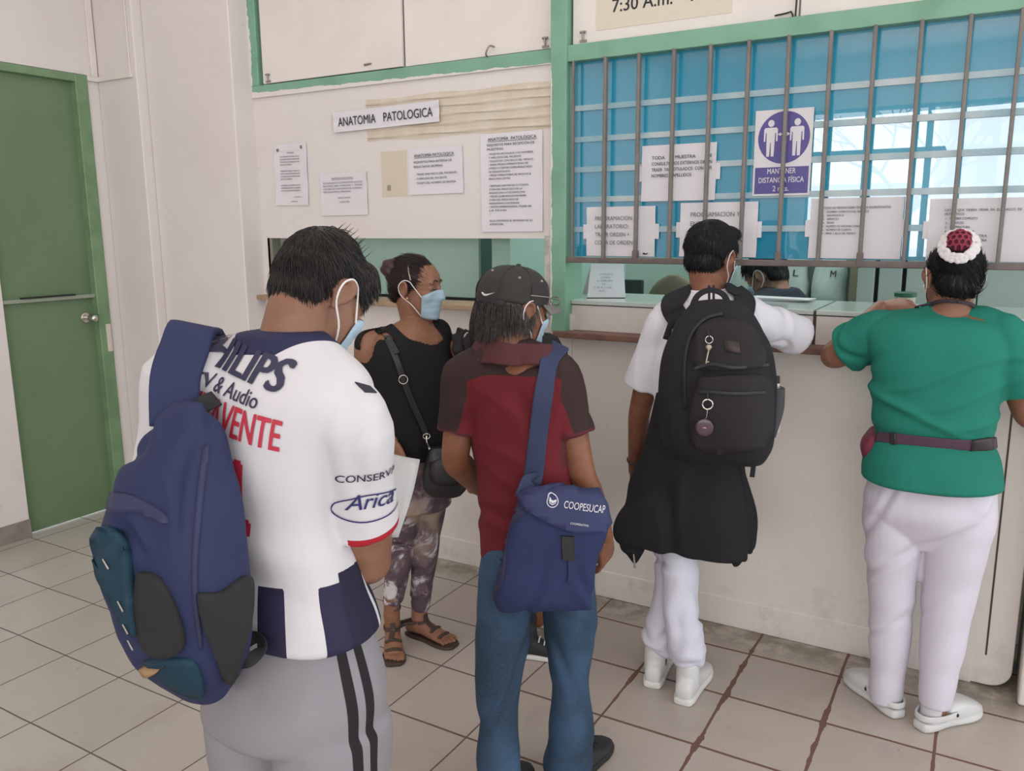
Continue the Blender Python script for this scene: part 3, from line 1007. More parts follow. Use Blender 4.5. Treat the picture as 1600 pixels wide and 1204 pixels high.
o = root('paper_stack', (-0.95, 3.62, 1.284), 'loose white papers at the back edge of the counter below the pouches', 'paper')
for k in range(4):
    MB().box(-0.13, 0.13, -0.05, 0.05, 0.003 * k, 0.003 * k + 0.002, Matrix.Translation((-0.86 + 0.02 * k, 3.62, 1.285)) @ Matrix.Rotation(0.15 - 0.1 * k, 4, 'Z')).build('sheet', M['paper'], o)
o = root('sample_jar', (-0.31, 3.62, 1.284), 'pale jar with a dark green lid standing at the back of the counter', 'jar')
MB().add(*loft([((-0.325, 3.63, 1.284), (0.036, 0, 0), (0, 0.036, 0), 2), ((-0.325, 3.63, 1.296), (0.038, 0, 0), (0, 0.038, 0), 2), ((-0.325, 3.63, 1.318), (0.037, 0, 0), (0, 0.037, 0), 2)])).build('jar_body', mat('cream_plastic', 'b7b6a0', 0.4), o, smooth=True)
MB().add(*loft([((-0.325, 3.63, 1.318), (0.041, 0, 0), (0, 0.041, 0), 2), ((-0.325, 3.63, 1.332), (0.041, 0, 0), (0, 0.041, 0), 2)], cap=0.12)).build('lid', mat('lid_green', '1c5a40', 0.4), o, smooth=True)

# ---------------------------------------------------------------- windows behind the camera, seen mirrored in the blue glass
YB = -6.0
bl = mat('blue_window_frame', '2f7fa0', 0.5)
mb = MB().box(XL - 0.2, -2.52, YB - 0.1, YB, 0, 3.8).box(-2.52, XR, YB - 0.1, YB, 3.14, 3.8).box(-2.52, XR, YB - 0.1, YB, 0, 1.10)
struct(mb.build('wall_rear', M['wall']))
wf = MB()
for k in range(8):
    x = -2.52 + 0.765 * k
    wf.box(x - 0.04, x + 0.04, YB - 0.06, YB - 0.02, 1.10, 3.14)
wf.box(-2.52, XR, YB - 0.06, YB - 0.02, 2.52, 2.59).box(-2.52, XR, YB - 0.06, YB - 0.02, 1.10, 1.16).box(-2.52, XR, YB - 0.06, YB - 0.02, 3.09, 3.14)
struct(wf.build('window_3', bl))
struct(MB().box(-40, 40, -60, YB - 0.1, -0.15, -0.1).build('ground_outside', mat('yard', '9a938a', 0.9)))
# the yard outside: a pale block with windows, a long roof and a bare tree
ob = root('apartment_building', (-.5, -34, 0), 'pale apartment block outside the windows, mirrored in the blue glass', 'building')
MB().box(-2.6, 4.0, -36, -30, 0, 6.4).build('walls', mat('pale_render', 'cdc3b8', .8), ob)
mb = MB()
for i in range(6):
    for j in range(3):
        MB().box(-2.2 + 1.0 * i, -1.7 + 1.0 * i, -30.03, -29.9, 1.2 + 1.8 * j, 2.3 + 1.8 * j).build('window', mat('dark_pane', '55606a', .3) if 'dark_pane' not in bpy.data.materials else bpy.data.materials['dark_pane'], ob)
ob = root('long_shed', (-5, -18, 0), 'long low shed with a dark roof outside, mirrored in the blue glass', 'building')
MB().box(-9.5, -2.4, -20, -17, 0, 2.2).build('walls', mat('shed_wall', 'd6cdc4', .8), ob)
MB().add([(-9.8, -16.6, 2.15), (-2.1, -16.6, 2.15), (-2.1, -20.4, 2.75), (-9.8, -20.4, 2.75)], [(0, 1, 2, 3)]).build('roof', mat('shed_roof', '6f7f86', .7), ob, solid=.12)
tr = root('bare_tree', (-1.9, -13, 0), 'bare branching tree outside the windows, mirrored in the blue glass', 'tree')
mb = MB()
rnd = random.Random(11)
def branch(p, d, L, r, lv):
    q = p + d * L
    mb.add(*limb([p, p.lerp(q, .5) + Vector((rnd.gauss(0, .04), rnd.gauss(0, .04), 0)) * L, q], [r, r * .85, r * .65], n=7, sub=2))
    if lv:
        for _ in range(3):
            nd = (d + Vector((rnd.gauss(0, .55), rnd.gauss(0, .55), rnd.gauss(.1, .3)))).normalized()
            branch(q, nd, L * .68, r * .6, lv - 1)
branch(Vector((-1.9, -13, -.1)), Vector((.05, 0, 1)).normalized(), 1.9, .10, 4)
mb.build('branches', mat('bark', '4c443d', .9), tr, smooth=True)


# wall-mounted things were measured from the eye line: set them at their height above the floor
LIFT = 0.05
for ob_ in list(C.objects):
    if ob_.type != 'MESH' or ob_.name.startswith(('floor', 'ground')):
        continue
    oz = origin_of(ob_.parent).z
    for vt in ob_.data.vertices:
        if vt.co.z + oz > 0.4:
            vt.co.z += LIFT
# ================================================================ people: shared builders
def skin_mat(name, c, c2):
    t = NT(name)
    n = t.ramp(t.noise(14, 4, 0.6, t.obj()), 0.35, 0.7)
    t.col(t.mix(n, lin(c), lin(c2)))
    t.b.inputs['Roughness'].default_value = 0.5
    t.b.inputs['Specular IOR Level'].default_value = 0.35
    t.b.inputs['Subsurface Weight'].default_value = 0.0
    t.bump(t.noise(260, 2, 0.5, t.obj()), 0.08, 0.002)
    return t.m


M['mask'] = mat('mask_blue', '9db4c0', 0.75, vary=0.06, vscale=20)
M['mask_white'] = mat('mask_white', 'cfd3d3', 0.75, vary=0.05, vscale=20)
M['loop'] = mat('mask_elastic', 'd8d3d0', 0.7)


def hair_mat(name, c, c2, rough=0.45):
    t = NT(name)
    n = t.noise(90, 3, 0.6, t.obj())
    t.col(t.mix(t.ramp(n, 0.35, 0.7), lin(c), lin(c2)))
    t.b.inputs['Roughness'].default_value = rough
    t.b.inputs['Specular IOR Level'].default_value = 0.35
    return t.m


class Fig:
    """a standing person: place on the floor, heading in degrees clockwise from the counter wall"""
    def __init__(s, x, y, yaw, label):
        s.o = Vector((x, y, 0))
        a = R(yaw)
        s.f = Vector((math.sin(a), math.cos(a), 0))
        s.r = Vector((math.cos(a), -math.sin(a), 0))
        s.root = root('person', (x, y, 0), label, 'person')
        v = s.o - Vector((0, 0, 0))
        v.normalize()
        s.view = v
        s.side = Vector((v.y, -v.x, 0))
        s.th = math.acos(max(-1, min(1, s.f.dot(v))))

    def w(s, r, f, z):
        return s.o + s.r * r + s.f * f + Vector((0, 0, z))

    def loc(s, co):
        d = np.asarray(co) - np.array(s.o)
        return d @ np.array(s.r), d @ np.array(s.f), d[:, 2]

    def row(s, pl, pr, py, ratio=0.62, off=0.0, e=2.3, tw=0.0):
        """cross-section whose outline fills this stretch of the photo at the person's own distance"""
        c0 = s.o + s.f * off
        a, b = atp(pl, py, c0, s.view), atp(pr, py, c0, s.view)
        w = (b - a).length / 2
        c = (a + b) / 2
        th = s.th - R(tw)
        A = w / math.sqrt(math.cos(th) ** 2 + (ratio * math.sin(th)) ** 2)
        ca, sa = math.cos(R(tw)), math.sin(R(tw))
        rr = s.r * ca - s.f * sa
        ff = s.f * ca + s.r * sa
        return (np.array(c), np.array(rr) * A, np.array(ff) * A * ratio, e)

    def px(s, px_, py, off=0.0, side=0.0):
        """point seen at a pixel, on the person's plane pushed off metres away from the viewer"""
        return atp(px_, py, s.o + s.view * off, s.view)


def scaled(secs, k):
    return [(c, u * k, v * k, e) for c, u, v, e in secs]


def rotm(yaw=0, pitch=0, roll=0):
    """heading clockwise from +y, pitch positive looks down, roll positive tips to the right"""
    return (Matrix.Rotation(-R(yaw), 4, 'Z') @ Matrix.Rotation(-R(pitch), 4, 'X') @ Matrix.Rotation(R(roll), 4, 'Y'))


def ear_shape(s):
    rot = Matrix.Rotation(R(-28) * s, 4, 'Z') @ Matrix.Rotation(R(-12), 4, 'X')
    T = Matrix.Translation((0.074 * s, -0.012, -0.004)) @ rot
    out = [xf(T, ellipsoid((0.004 * s, 0, 0), (0.0055, 0.016, 0.026)))]
    out.append(xf(T, limb([(0.002 * s, 0.012, -0.012), (0.008 * s, 0.016, 0.010), (0.011 * s, 0.008, 0.027), (0.012 * s, -0.008, 0.029), (0.013 * s, -0.018, 0.014), (0.011 * s, -0.016, -0.006), (0.008 * s, -0.008, -0.022)], [0.0045, 0.005, 0.005, 0.005, 0.005, 0.0048, 0.0045], n=10)))
    out.append(xf(T, ellipsoid((0.005 * s, -0.001, -0.027), (0.006, 0.009, 0.010))))
    return out


def head_shapes(fem=0.0):
    w = 1 - 0.05 * fem
    S = []
    S.append(ellipsoid((0, -0.015, 0.022), (0.072 * w, 0.094, 0.083), n=28, m=18))
    rows = [(-.123, .062, .018, .020), (-.113, .053, .034, .036), (-.092, .036, .050, .055), (-.062, .025, .060, .066), (-.030, .019, .066, .071), (0.0, .014, .0675, .074), (.035, .006, .068, .085), (.060, .002, .0635, .081), (.082, -.004, .052, .070)]
    S.append(loft([((0, y, z), (ax * w, 0, 0), (0, ay, 0), 2.25) for z, y, ax, ay in rows], n=36, sub=4, cap=0.3))
    S.append(limb([(0, .083, .022), (0, .094, 0), (0, .1045, -.022), (0, .107, -.031)], [.008, .0085, .0115, .011], n=14))
    for s in (-1, 1):
        S.append(ellipsoid((.0125 * s, .095, -.033), (.009, .011, .0085)))
        S.append(ellipsoid((.030 * s, .080, .027), (.024, .0085, .0075)))
        S.append(ellipsoid((.043 * s, .062, -.026), (.022, .022, .020)))
        S.append(ellipsoid((.031 * s, .0755, .006), (.0145, .0105, .0090)))
        S += ear_shape(s)
    S.append(ellipsoid((0, .0875, -.066), (.022, .009, .0052)))
    S.append(ellipsoid((0, .0855, -.0765), (.018, .010, .0062)))
    return S


def head_bvh(HM, fem=0.0):
    me = fuse([xf(HM, s) for s in head_shapes(fem)], .006, 2)
    b = bvh_of(me)
    bpy.data.meshes.remove(me)
    return b


def hand(side, curl=(25, 30, 22), spread=1.0, thumb=0.3, k=1.0):
    """fingers along +y, palm towards -z, thumb on +x for side=1; one fused mesh in local space"""
    S = [loft([((0, -.02, 0), (.025, 0, 0), (0, 0, .018), 2.2), ((0, .0, 0), (.027, 0, 0), (0, 0, .018), 2.3), ((.001 * side, .035, -.001), (.038, 0, 0), (0, 0, .0165), 2.6), ((0, .07, 0), (.0415, 0, 0), (0, 0, .014), 2.8), ((0, .092, 0), (.039, 0, 0), (0, 0, .0105), 2.6)], cap=0.5)]
    S.append(ellipsoid((.022 * side, .03, -.010), (.018, .028, .014)))
    for i, (x, L, r) in enumerate(((.029, .070, .0088), (.0098, .078, .009), (-.010, .073, .0086), (-.029, .056, .0078))):
        d = [math.sin(R(x * 160 * spread)), math.cos(R(x * 160 * spread))]
        p = Vector((x * side, .086 - abs(x) * 0.12, -.001))
        pts, a = [p.copy()], 0
        for ph, cu in zip((.46, .30, .24), curl):
            a += cu * (1 + 0.12 * i)
            p = p + Vector((d[0] * math.cos(R(a)) * side, d[1] * math.cos(R(a)), -math.sin(R(a)))) * (L * ph)
            pts.append(p.copy())
        S.append(limb(pts, [r, r * .96, r * .88, r * .78], n=12, sub=4))
    p = Vector((.026 * side, .018, -.006))
    dirs = [(.75, .62, -.25), (.45, .82, -.35 - thumb * .4), (.15, .9, -.4 - thumb * .6)]
    pts = [p.copy()]
    for d, L in zip(dirs, (.036, .030, .024)):
        p = p + Vector((d[0] * side, d[1], d[2])).normalized() * L
        pts.append(p.copy())
    S.append(limb(pts, [.0125, .0112, .0098, .0082], n=12, sub=4))
    me = fuse([xf(Matrix.Scale(k, 4), s) for s in S], 0.0026, 3)
    return me


def aim(p, d, palm):
    """matrix: local +y along d, local -z towards palm"""
    y = Vector(d).normalized()
    z = -Vector(palm)
    z = (z - y * z.dot(y)).normalized()
    x = y.cross(z)
    return Matrix(((x.x, y.x, z.x, p[0]), (x.y, y.y, z.y, p[1]), (x.z, y.z, z.z, p[2]), (0, 0, 0, 1)))


def join(a, b, Mb=None):
    """append mesh b to mesh a"""
    bm = bmesh.new()
    bm.from_mesh(a)
    if Mb is not None:
        b.transform(Mb)
    bm.from_mesh(b)
    bm.to_mesh(a)
    bm.free()
    bpy.data.meshes.remove(b)
    return a


def strands(bv, seeds, flow, length, lift=0.35, rad=0.0012, segs=5, jitter=0.35, seed=1, keep=0.001, gather=None):
    """tapering hair strands as one list of shapes; flow(p, n) -> direction"""
    rnd = random.Random(seed)
    vs, fs = [], []
    for p0, n0 in seeds:
        L = length * (0.6 + 0.7 * rnd.random())
        p = Vector(p0)
        d = flow(p, n0)
        if d.length > 1e-6:
            d.normalize()
        d = (d + Vector((rnd.gauss(0, 1), rnd.gauss(0, 1), rnd.gauss(0, 1))) * jitter * 0.5 + n0 * lift)
        if d.length < 1e-6:
            continue
        d.normalize()
        pts = [p - n0 * 0.003]
        for k in range(segs):
            p = p + d * (L / segs)
            h = bv.find_nearest(p)
            if h[0] is not None:
                n = h[1]
                dist = (p - h[0]).dot(n)
                if dist < keep:
                    p = h[0] + n * keep
                d2 = flow(p, n)
                if d2.length > 1e-6:
                    d2.normalize()
                d = (d * 0.6 + (d2 + n * lift * 0.3) * 0.4).normalized()
            pts.append(p.copy())
        base = len(vs)
        m = len(pts)
        for i, q in enumerate(pts):
            t = (pts[min(i + 1, m - 1)] - pts[max(i - 1, 0)]).normalized()
            u = t.cross(n0)
            if u.length < 1e-4:
                u = t.orthogonal()
            u.normalize()
            v = t.cross(u)
            r = rad * (1 - 0.85 * (i / (m - 1)) ** 1.5)
            for k in range(3):
                a = k * 2.0944
                vs.append(q + u * (r * math.cos(a)) + v * (r * math.sin(a)))
        for i in range(m - 1):
            for k in range(3):
                fs.append((base + i * 3 + k, base + i * 3 + (k + 1) % 3, base + (i + 1) * 3 + (k + 1) % 3, base + (i + 1) * 3 + k))
    return vs, fs


def seeds_of(me, n, cond=None, seed=3):
    rnd = random.Random(seed)
    co, no = get_co(me), get_no(me)
    idx = list(range(len(co)))
    if cond is not None:
        idx = [i for i in idx if cond(co[i])]
    return [(Vector(co[i]), Vector(no[i])) for i in (rnd.choice(idx) for _ in range(n))] if idx else []


def add_shape(me, shp):
    b = bpy.data.meshes.new('b')
    b.from_pydata([Vector(v) for v in shp[0]], [], shp[1])
    return join(me, b)


def face_mask(parent, HM, head_bv, name='face_mask', m='mask', top=-0.012, bot=-0.118, half=62):
    """pleated surgical mask draped over nose and chin, with an ear loop on each side"""
    rows = []
    nz, na = 15, 25
    for j in range(nz):
        t = j / (nz - 1)
        row = []
        for i in range(na):
            u = -1 + 2 * i / (na - 1)
            z = top + (bot - top) * t
            z = z + (0.012 * (1 - abs(u) ** 2) * (1 - t)) + 0.018 * abs(u) ** 2 * (t - 0.5) * 1.2
            a = R(half) * u
            d = Vector((math.sin(a), math.cos(a), 0))
            o = HM @ Vector((0, 0.018, z))
            far = HM @ (Vector((0, 0.018, z)) + d * 0.3)
            h = head_bv.ray_cast(far, (o - far).normalized(), 0.35)
            rad = (h[0] - o).length / HM.to_scale().x if h[0] is not None else 0.06
            row.append([a, z, rad])
        rows.append(row)
    A = np.array(rows)
    rr = A[:, :, 2]
    for _ in range(10):
        sm = rr.copy()
        sm[1:-1, 1:-1] = 0.25 * (rr[:-2, 1:-1] + rr[2:, 1:-1] + rr[1:-1, :-2] + rr[1:-1, 2:])
        rr = np.maximum(rr, sm) if _ < 6 else sm
    rr = np.maximum(rr, A[:, :, 2])
    G = []
    for j in range(nz):
        row = []
        for i in range(na):
            a, z, _ = A[j, i]
            edge = abs(-1 + 2 * i / (na - 1))
            k = rr[j, i] + 0.004 + 0.0018 * math.sin(j * 2.1) * (1 - edge ** 4)
            row.append(HM @ Vector((math.sin(a) * k, 0.018 + math.cos(a) * k, z)))
        G.append(row)
    o = MB().grid(G).build(name, M[m], parent, smooth=True, solid=0.0015)
    for s in (-1, 1):
        c = 0 if s < 0 else na - 1
        top_p, bot_p = G[1][c], G[nz - 2][c]
        e = [HM @ Vector((s * x, y, z)) for x, y, z in ((.081, .006, .028), (.086, -.016, .030), (.088, -.034, .008), (.082, -.026, -.026))]
        mid = HM @ Vector((s * .077, .022, .010))
        low = HM @ Vector((s * .070, .015, -.060))
        MB().add(*limb([top_p, mid, e[0], e[1], e[2], e[3], low, bot_p], [0.0019] * 8, n=8, sub=4)).build('ear_loop', M['loop'], o, smooth=True)
    return o


def shoe(p, d, L=0.27, w=0.05, upper='shoe_white', sole='sole_white', name='sneaker', parent=None, h=0.095, sole_h=0.028, toe=0.5):
    """p: heel point on the floor, d: heading on the floor"""
    d = Vector((d[0], d[1], 0)).normalized()
    s = Vector((d.y, -d.x, 0))
    def sec(t, hw, z0, z1, e=2.6, bend=0.0):
        c = Vector(p) + d * (t * L) + s * bend + Vector((0, 0, (z0 + z1) / 2))
        return (np.array(c), np.array(s) * hw, np.array((0, 0, (z1 - z0) / 2)), e)
    up = fuse([loft([sec(0.02, w * .62, .012, h * .85), sec(.12, w * .74, .012, h), sec(.3, w * .8, .012, h * 1.0), sec(.5, w * .9, .012, h * .8), sec(.72, w, .012, h * .62), sec(.9, w * .85, .012, h * toe), sec(.985, w * .5, .012, h * toe * .75)], cap=0.5),
               limb([Vector(p) + d * (L * .22) + Vector((0, 0, .05)), Vector(p) + d * (L * .2) + Vector((0, 0, h + .03))], [.042, .040])], 0.005, 4)
    o = part(name, up, M[upper], parent)
    so = loft([sec(-.01, w * .66, 0, sole_h, 3.5), sec(.1, w * .82, 0, sole_h, 4), sec(.3, w * .84, 0, sole_h, 4), sec(.55, w * .95, 0, sole_h, 4), sec(.75, w * 1.06, 0, sole_h, 4), sec(.92, w * .9, 0, sole_h, 3.5), sec(1.0, w * .55, 0.003, sole_h, 3)], cap=0.35)
    MB().add(*so).build('sole', M[sole], o, smooth=True)
    # lace band and tongue
    mb = MB()
    for k in range(4):
        t = .42 + .09 * k
        a = Vector(p) + d * (t * L) + Vector((0, 0, h * (1.0 - .11 * k) - .004))
        mb.add(*limb([a - s * .022 + Vector((0, 0, -.006)), a + Vector((0, 0, .004)), a + s * .022 + Vector((0, 0, -.006))], [.003] * 3, n=6, sub=3))
    mb.build('laces', M[sole], o, smooth=True)
    return o


for nm, c, rg in (('shoe_white', 'cfcfcd', 0.5), ('sole_white', 'd6d4cf', 0.5), ('shoe_black', '242427', 0.6), ('sole_black', '1d1c1c', 0.7), ('shoe_grey', '55565a', 0.6)):
    M[nm] = mat(nm, c, rg, vary=0.1)


def strap_band(pts, nrm, wid, th, n=6):
    """flat band along points; nrm gives the outward direction at each point"""
    rows = catmull([list(p) + list(q) for p, q in zip(pts, nrm)], n)
    out = []
    for i, r in enumerate(rows):
        t = rows[min(i + 1, len(rows) - 1)][:3] - rows[max(i - 1, 0)][:3]
        t /= np.linalg.norm(t)
        nn = r[3:6] - t * (r[3:6] @ t)
        nn /= np.linalg.norm(nn)
        s = np.cross(nn, t)
        out.append((r[:3], s * wid / 2, nn * th / 2, 5.0))
    return loft(out, 16, 1)


def drape(pts, out_dir, bv, off=0.006):
    """push points onto a surface, looking from outside along -out_dir; returns points and normals"""
    P, N = [], []
    for p, d in zip(pts, out_dir):
        d = Vector(d).normalized()
        h = bv.ray_cast(Vector(p) + d * 0.35, -d, 0.7)
        if h[0] is None:
            h = bv.find_nearest(Vector(p))
        n = h[1] if h[1].dot(d) > 0 else -h[1]
        P.append(h[0] + n * off)
        N.append(n)
    return P, N


def patch_px(poly, bv, off=0.004, thick=0.004, cut=12, smooth_px=True):
    """a panel covering this outline of the photo, laid on a surface and lifted off it; returns a closed shape"""
    if smooth_px:
        poly = catmull(poly + [poly[0]], 4)[:-1]
    bm = bmesh.new()
    try:
        bm.faces.new([bm.verts.new((p[0], p[1], 0)) for p in poly])
    except ValueError:
        return [], []
    xs, ys = [p[0] for p in poly], [p[1] for p in poly]
    for ax, lo, hi in ((Vector((1, 0, 0)), min(xs), max(xs)), (Vector((0, 1, 0)), min(ys), max(ys))):
        k = lo + cut
        while k < hi:
            bmesh.ops.bisect_plane(bm, geom=bm.verts[:] + bm.edges[:] + bm.faces[:], plane_co=ax * k, plane_no=ax)
            k += cut
    cp = Vector(CAMP)
    dead, nrm = [], {}
    for v in bm.verts:
        d = Vector(ray(v.co.x, v.co.y)).normalized()
        h = bv.ray_cast(cp, d)
        if h[0] is None:
            h = bv.find_nearest(cp + d * bm_dist[0]) if bm_dist[0] else h
        if h[0] is None:
            dead.append(v)
            continue
        bm_dist[0] = (h[0] - cp).length
        n = h[1] if h[1].dot(d) < 0 else -h[1]
        nrm[v] = n
        v.co = h[0] + n * off
    if dead:
        bmesh.ops.delete(bm, geom=dead, context='VERTS')
    bm.verts.index_update()
    vs = [v.co.copy() for v in bm.verts]
    bs = [v.co - nrm[v] * (thick + off) for v in bm.verts]
    fs = [tuple(v.index for v in f.verts) for f in bm.faces]
    n = len(vs)
    rim = [(e.verts[0].index, e.verts[1].index) for e in bm.edges if len(e.link_faces) == 1]
    bm.free()
    return vs + bs, fs + [tuple(i + n for i in f)[::-1] for f in fs] + [(a, b, b + n, a + n) for a, b in rim]


bm_dist = [0]


def px_line(pts, bv, off=0.003):
    """points of the photo laid on a surface"""
    cp = Vector(CAMP)
    P, N = [], []
    last = None
    for a, b in pts:
        d = Vector(ray(a, b)).normalized()
        h = bv.ray_cast(cp, d)
        if h[0] is None:
            h = bv.find_nearest(cp + d * (last or 1.5))
        last = (h[0] - cp).length
        n = h[1] if h[1].dot(d) < 0 else -h[1]
        P.append(h[0] + n * off)
        N.append(n)
    return P, N
# ---------------------------------------------------------------- the man in the football jersey, nearest
SK1 = skin_mat('skin_jersey_man', '85604c', '7a5542')
_p = atd(440, 700, 1.47)
F1 = Fig(_p.x, _p.y, -3, 'man in a white football jersey with head bowed and a blue backpack')
fg = F1
rows = [fg.row(328, 588, 968, .72), fg.row(333, 577, 925, .72), fg.row(330, 556, 880, .70), fg.row(322, 540, 835, .70), fg.row(308, 530, 788, .66),
        fg.row(288, 535, 740, .64), fg.row(275, 548, 690, .62), fg.row(266, 562, 640, .58, e=2.5), fg.row(268, 568, 605, .54, e=2.6), fg.row(290, 560, 575, .50, e=2.4), fg.row(330, 532, 545, .50, e=2.2), fg.row(362, 508, 522, .62, e=2.0)]
shL, shR = fg.px(292, 578, .03), fg.w(.166, -.005, 1.335)
elR = fg.px(574, 878, -.02)
elL = fg.px(252, 840, .06)
haR = elR + fg.f * .20 - fg.r * .13 + Vector((0, 0, .10))
haL = elL + fg.f * .21 + fg.r * .16 + Vector((0, 0, .06))
HC1 = fg.px(503, 461, .045)
HM1 = Matrix.Translation(HC1) @ rotm(6, 35, 0) @ Matrix.Scale(.89, 4)
neck0, neck1 = fg.w(0, -.015, 1.30), HM1 @ Vector((0, -.03, -.05))
hs = [xf(HM1, s) for s in head_shapes()]
body = [loft(scaled(rows[:-1], .88), cap=0.2)] + hs + [limb([fg.w(-.12, -.012, 1.39), fg.w(0, -.015, 1.405), fg.w(.12, -.01, 1.36)], [.036, .050, .036], up=fg.f)]
body.append(limb([neck0, (neck0 + neck1) / 2 + fg.f * -.006, neck1], [(.075, .07), (.059, .061), (.057, .060)], up=fg.f))
upR = [shR, (shR + elR) / 2, elR]
body.append(limb(upR, [.052, .047, .041], up=fg.f))
body.append(limb([elR, (elR * .6 + haR * .4), haR], [.043, .042, .027]))
body.append(limb([shL, (shL + elL) / 2, elL], [.052, .045, .040], up=fg.f))
body.append(limb([elL, (elL * .6 + haL * .4), haL], [.042, .040, .027]))
hipz = 0.80
for s in (-1, 1):
    body.append(limb([fg.w(.09 * s, 0, .80), fg.w(.095 * s, .01, .46), fg.w(.10 * s, -.01, .10)], [.072, .055, .042], up=fg.f))
    body.append(limb([fg.w(.10 * s, -.04, .05), fg.w(.105 * s, .14, .035)], [.036, .03]))
bme = fuse(body, .0045, 3)
hand_r = hand(1, (35, 45, 30))
bme = join(bme, hand_r, aim(haR, (haR - elR).normalized() * .6 - fg.r * .5, Vector((0, 0, -1)) - fg.r * .2))
bme = join(bme, hand(-1, (35, 45, 30)), aim(haL, fg.f * .6 + fg.r * .6, Vector((0, 0, -1)) + fg.r * .3))
head_bv1 = bvh_of(bme)
part('body', bme, SK1, fg.root)

# jersey
sl = lambda a, b, c, d, e: limb([a, b, c], [d, e[0], e[1]], up=fg.f, cap=0.35)
cuffR = shR.lerp(elR, .70)
cuffL = shL.lerp(elL, .74)
jp = [loft(rows, cap=0.12), limb([fg.w(-.02, -.015, 1.405), fg.w(-.10, -.012, 1.405), shL + Vector((0, 0, .012))], [.062, .060, .058], up=fg.f), limb([fg.w(.02, -.015, 1.40), fg.w(.10, -.01, 1.378), shR + Vector((0, 0, .010))], [.062, .058, .058], up=fg.f),
      limb([fg.w(.09, -.02, 1.345), shR + Vector((0, 0, -.005)), shR.lerp(elR, .35), cuffR], [.060, .066, .062, .066], up=fg.f, cap=0.12),
      limb([fg.w(-.09, -.02, 1.345), shL + Vector((0, 0, -.005)), shL.lerp(elL, .35), cuffL], [.062, .071, .066, .068], up=fg.f, cap=0.12)]
jme = fuse(jp, .0055, 5)
r_, f_, z_ = fg.loc(get_co(jme))


def folds1(co, no):
    r, f, z = fg.loc(co)
    a = vnoise(co, 13, 1) * .0035 + vnoise(co * [1, 1, .35], 34, 2) * .0012
    low = np.clip((1.02 - z) / .25, 0, 1)
    a += low * np.sin(r * 42 + z * 9 + vnoise(co, 6, 3)) * .003
    a += np.exp(-((z - 1.10 + .35 * (r - .1)) / .03) ** 2) * (r > -.1) * .004 - np.exp(-((z - 1.03 + .45 * (r - .1)) / .025) ** 2) * .004
    return a


displace(jme, folds1)
wrinkle(jme, 0.0063, 15, 2, .2, (1, 1, .7))
co = get_co(jme)
r_, f_, z_ = fg.loc(co)
ang = np.arctan2(r_, -f_)                      # 0 on the spine, grows to the right side
zb = .935 + .0 * r_
low = 1.055 - z_
st = np.cos((ang - 0.45) * 2 * math.pi / 0.86)
arm_d = np.minimum(np.linalg.norm(np.cross(co - np.array(shR), np.array((elR - shR).normalized())), axis=1), np.linalg.norm(np.cross(co - np.array(shL), np.array((elL - shL).normalized())), axis=1))
on_sleeve = (np.abs(r_) > .135) & (z_ > 1.0)
set_attr(jme, 'stripe', np.minimum(low, (st + 0.02) * .05))
side_p = np.minimum(np.minimum(.03 - np.abs(ang - 1.62) * .12, 1.17 - z_), z_ - .90)
set_attr(jme, 'sidep', np.where(z_ < 1.075, side_p, -1))
axR, axL = np.array((elR - shR).normalized()), np.array((elL - shL).normalized())
tR = (co - np.array(cuffR)) @ axR
dR = np.linalg.norm(np.cross(co - np.array(cuffR), axR), axis=1)
tL = (co - np.array(cuffL)) @ axL
dL = np.linalg.norm(np.cross(co - np.array(cuffL), axL), axis=1)
set_attr(jme, 'cuff', np.maximum(np.where(dR < .088, np.minimum(tR + .014, .05 - tR), -1), np.where(dL < .088, np.minimum(tL + .014, .05 - tL), -1)) - 1.0 * (np.abs(r_) < .143))
dn = np.array((neck1 - neck0).normalized())
dn = np.array((fg.f * .55 + Vector((0, 0, 1)) - fg.r * .06).normalized())
nkd = np.linalg.norm(np.cross(co - np.array(neck0), np.array((neck1 - neck0).normalized())), axis=1)
set_attr(jme, 'collar', np.minimum((co - np.array(fg.w(0, -.075, 1.448))) @ dn - np.clip(np.abs(r_ + .005) - .06, 0, 1) * .9, .098 - nkd))
shs = np.minimum(.011 - np.abs(f_ - .035 + .25 * (r_ - .15)) * .5, np.minimum(r_ - .125, .185 - r_))
set_attr(jme, 'shmark', -1 + 0 * shs)
jm = zone_mat('jersey_cloth', 'cbc7c9', [('stripe', '2a2740'), ('sidep', '232136'), ('shmark', '2a2740'), ('collar', '2b2c48'), ('cuff', 'a3202f')], 0.75, vary=0.06)
jbv = bvh_of(jme)
jersey = part('jersey', jme, jm, fg.root)
navy, red = mat('print_navy', '2c2a44', 0.6), mat('print_red', 'b3283c', 0.6)
upv = Vector((0, 0, 1)) - fg.f * -.12
def back_text(s, h, wd, z, b, m, name, r0=0.0, shear=0.0):
    on_surface([fit_text(s, h, wd, b, 'CENTER', shear)], fg.w(r0, -.14, z), fg.r - Vector((0, 0, .2)), (0, 0, 1), jbv, name, m, jersey, .0022)
back_text('PHILIPS', .047, .225, 1.414, .06, navy, 'sponsor_lettering', -.016)
back_text('TV & Audio', .024, .15, 1.382, .02, navy, 'sponsor_subtitle', -.012)
back_text('BENAVENTE', .052, .21, 1.322, .04, red, 'name_lettering', -.004)
back_text('14', .20, .155, 1.10, .05, red, 'shirt_number', -.065)
vs, fs = patch_px([(554, 597), (578, 604), (588, 614), (570, 613)], jbv, .0022, .0012, 5, False)
MB().add(vs, fs).build('shoulder_mark', mat('mark_black', '2a2633', .7), jersey, smooth=True)
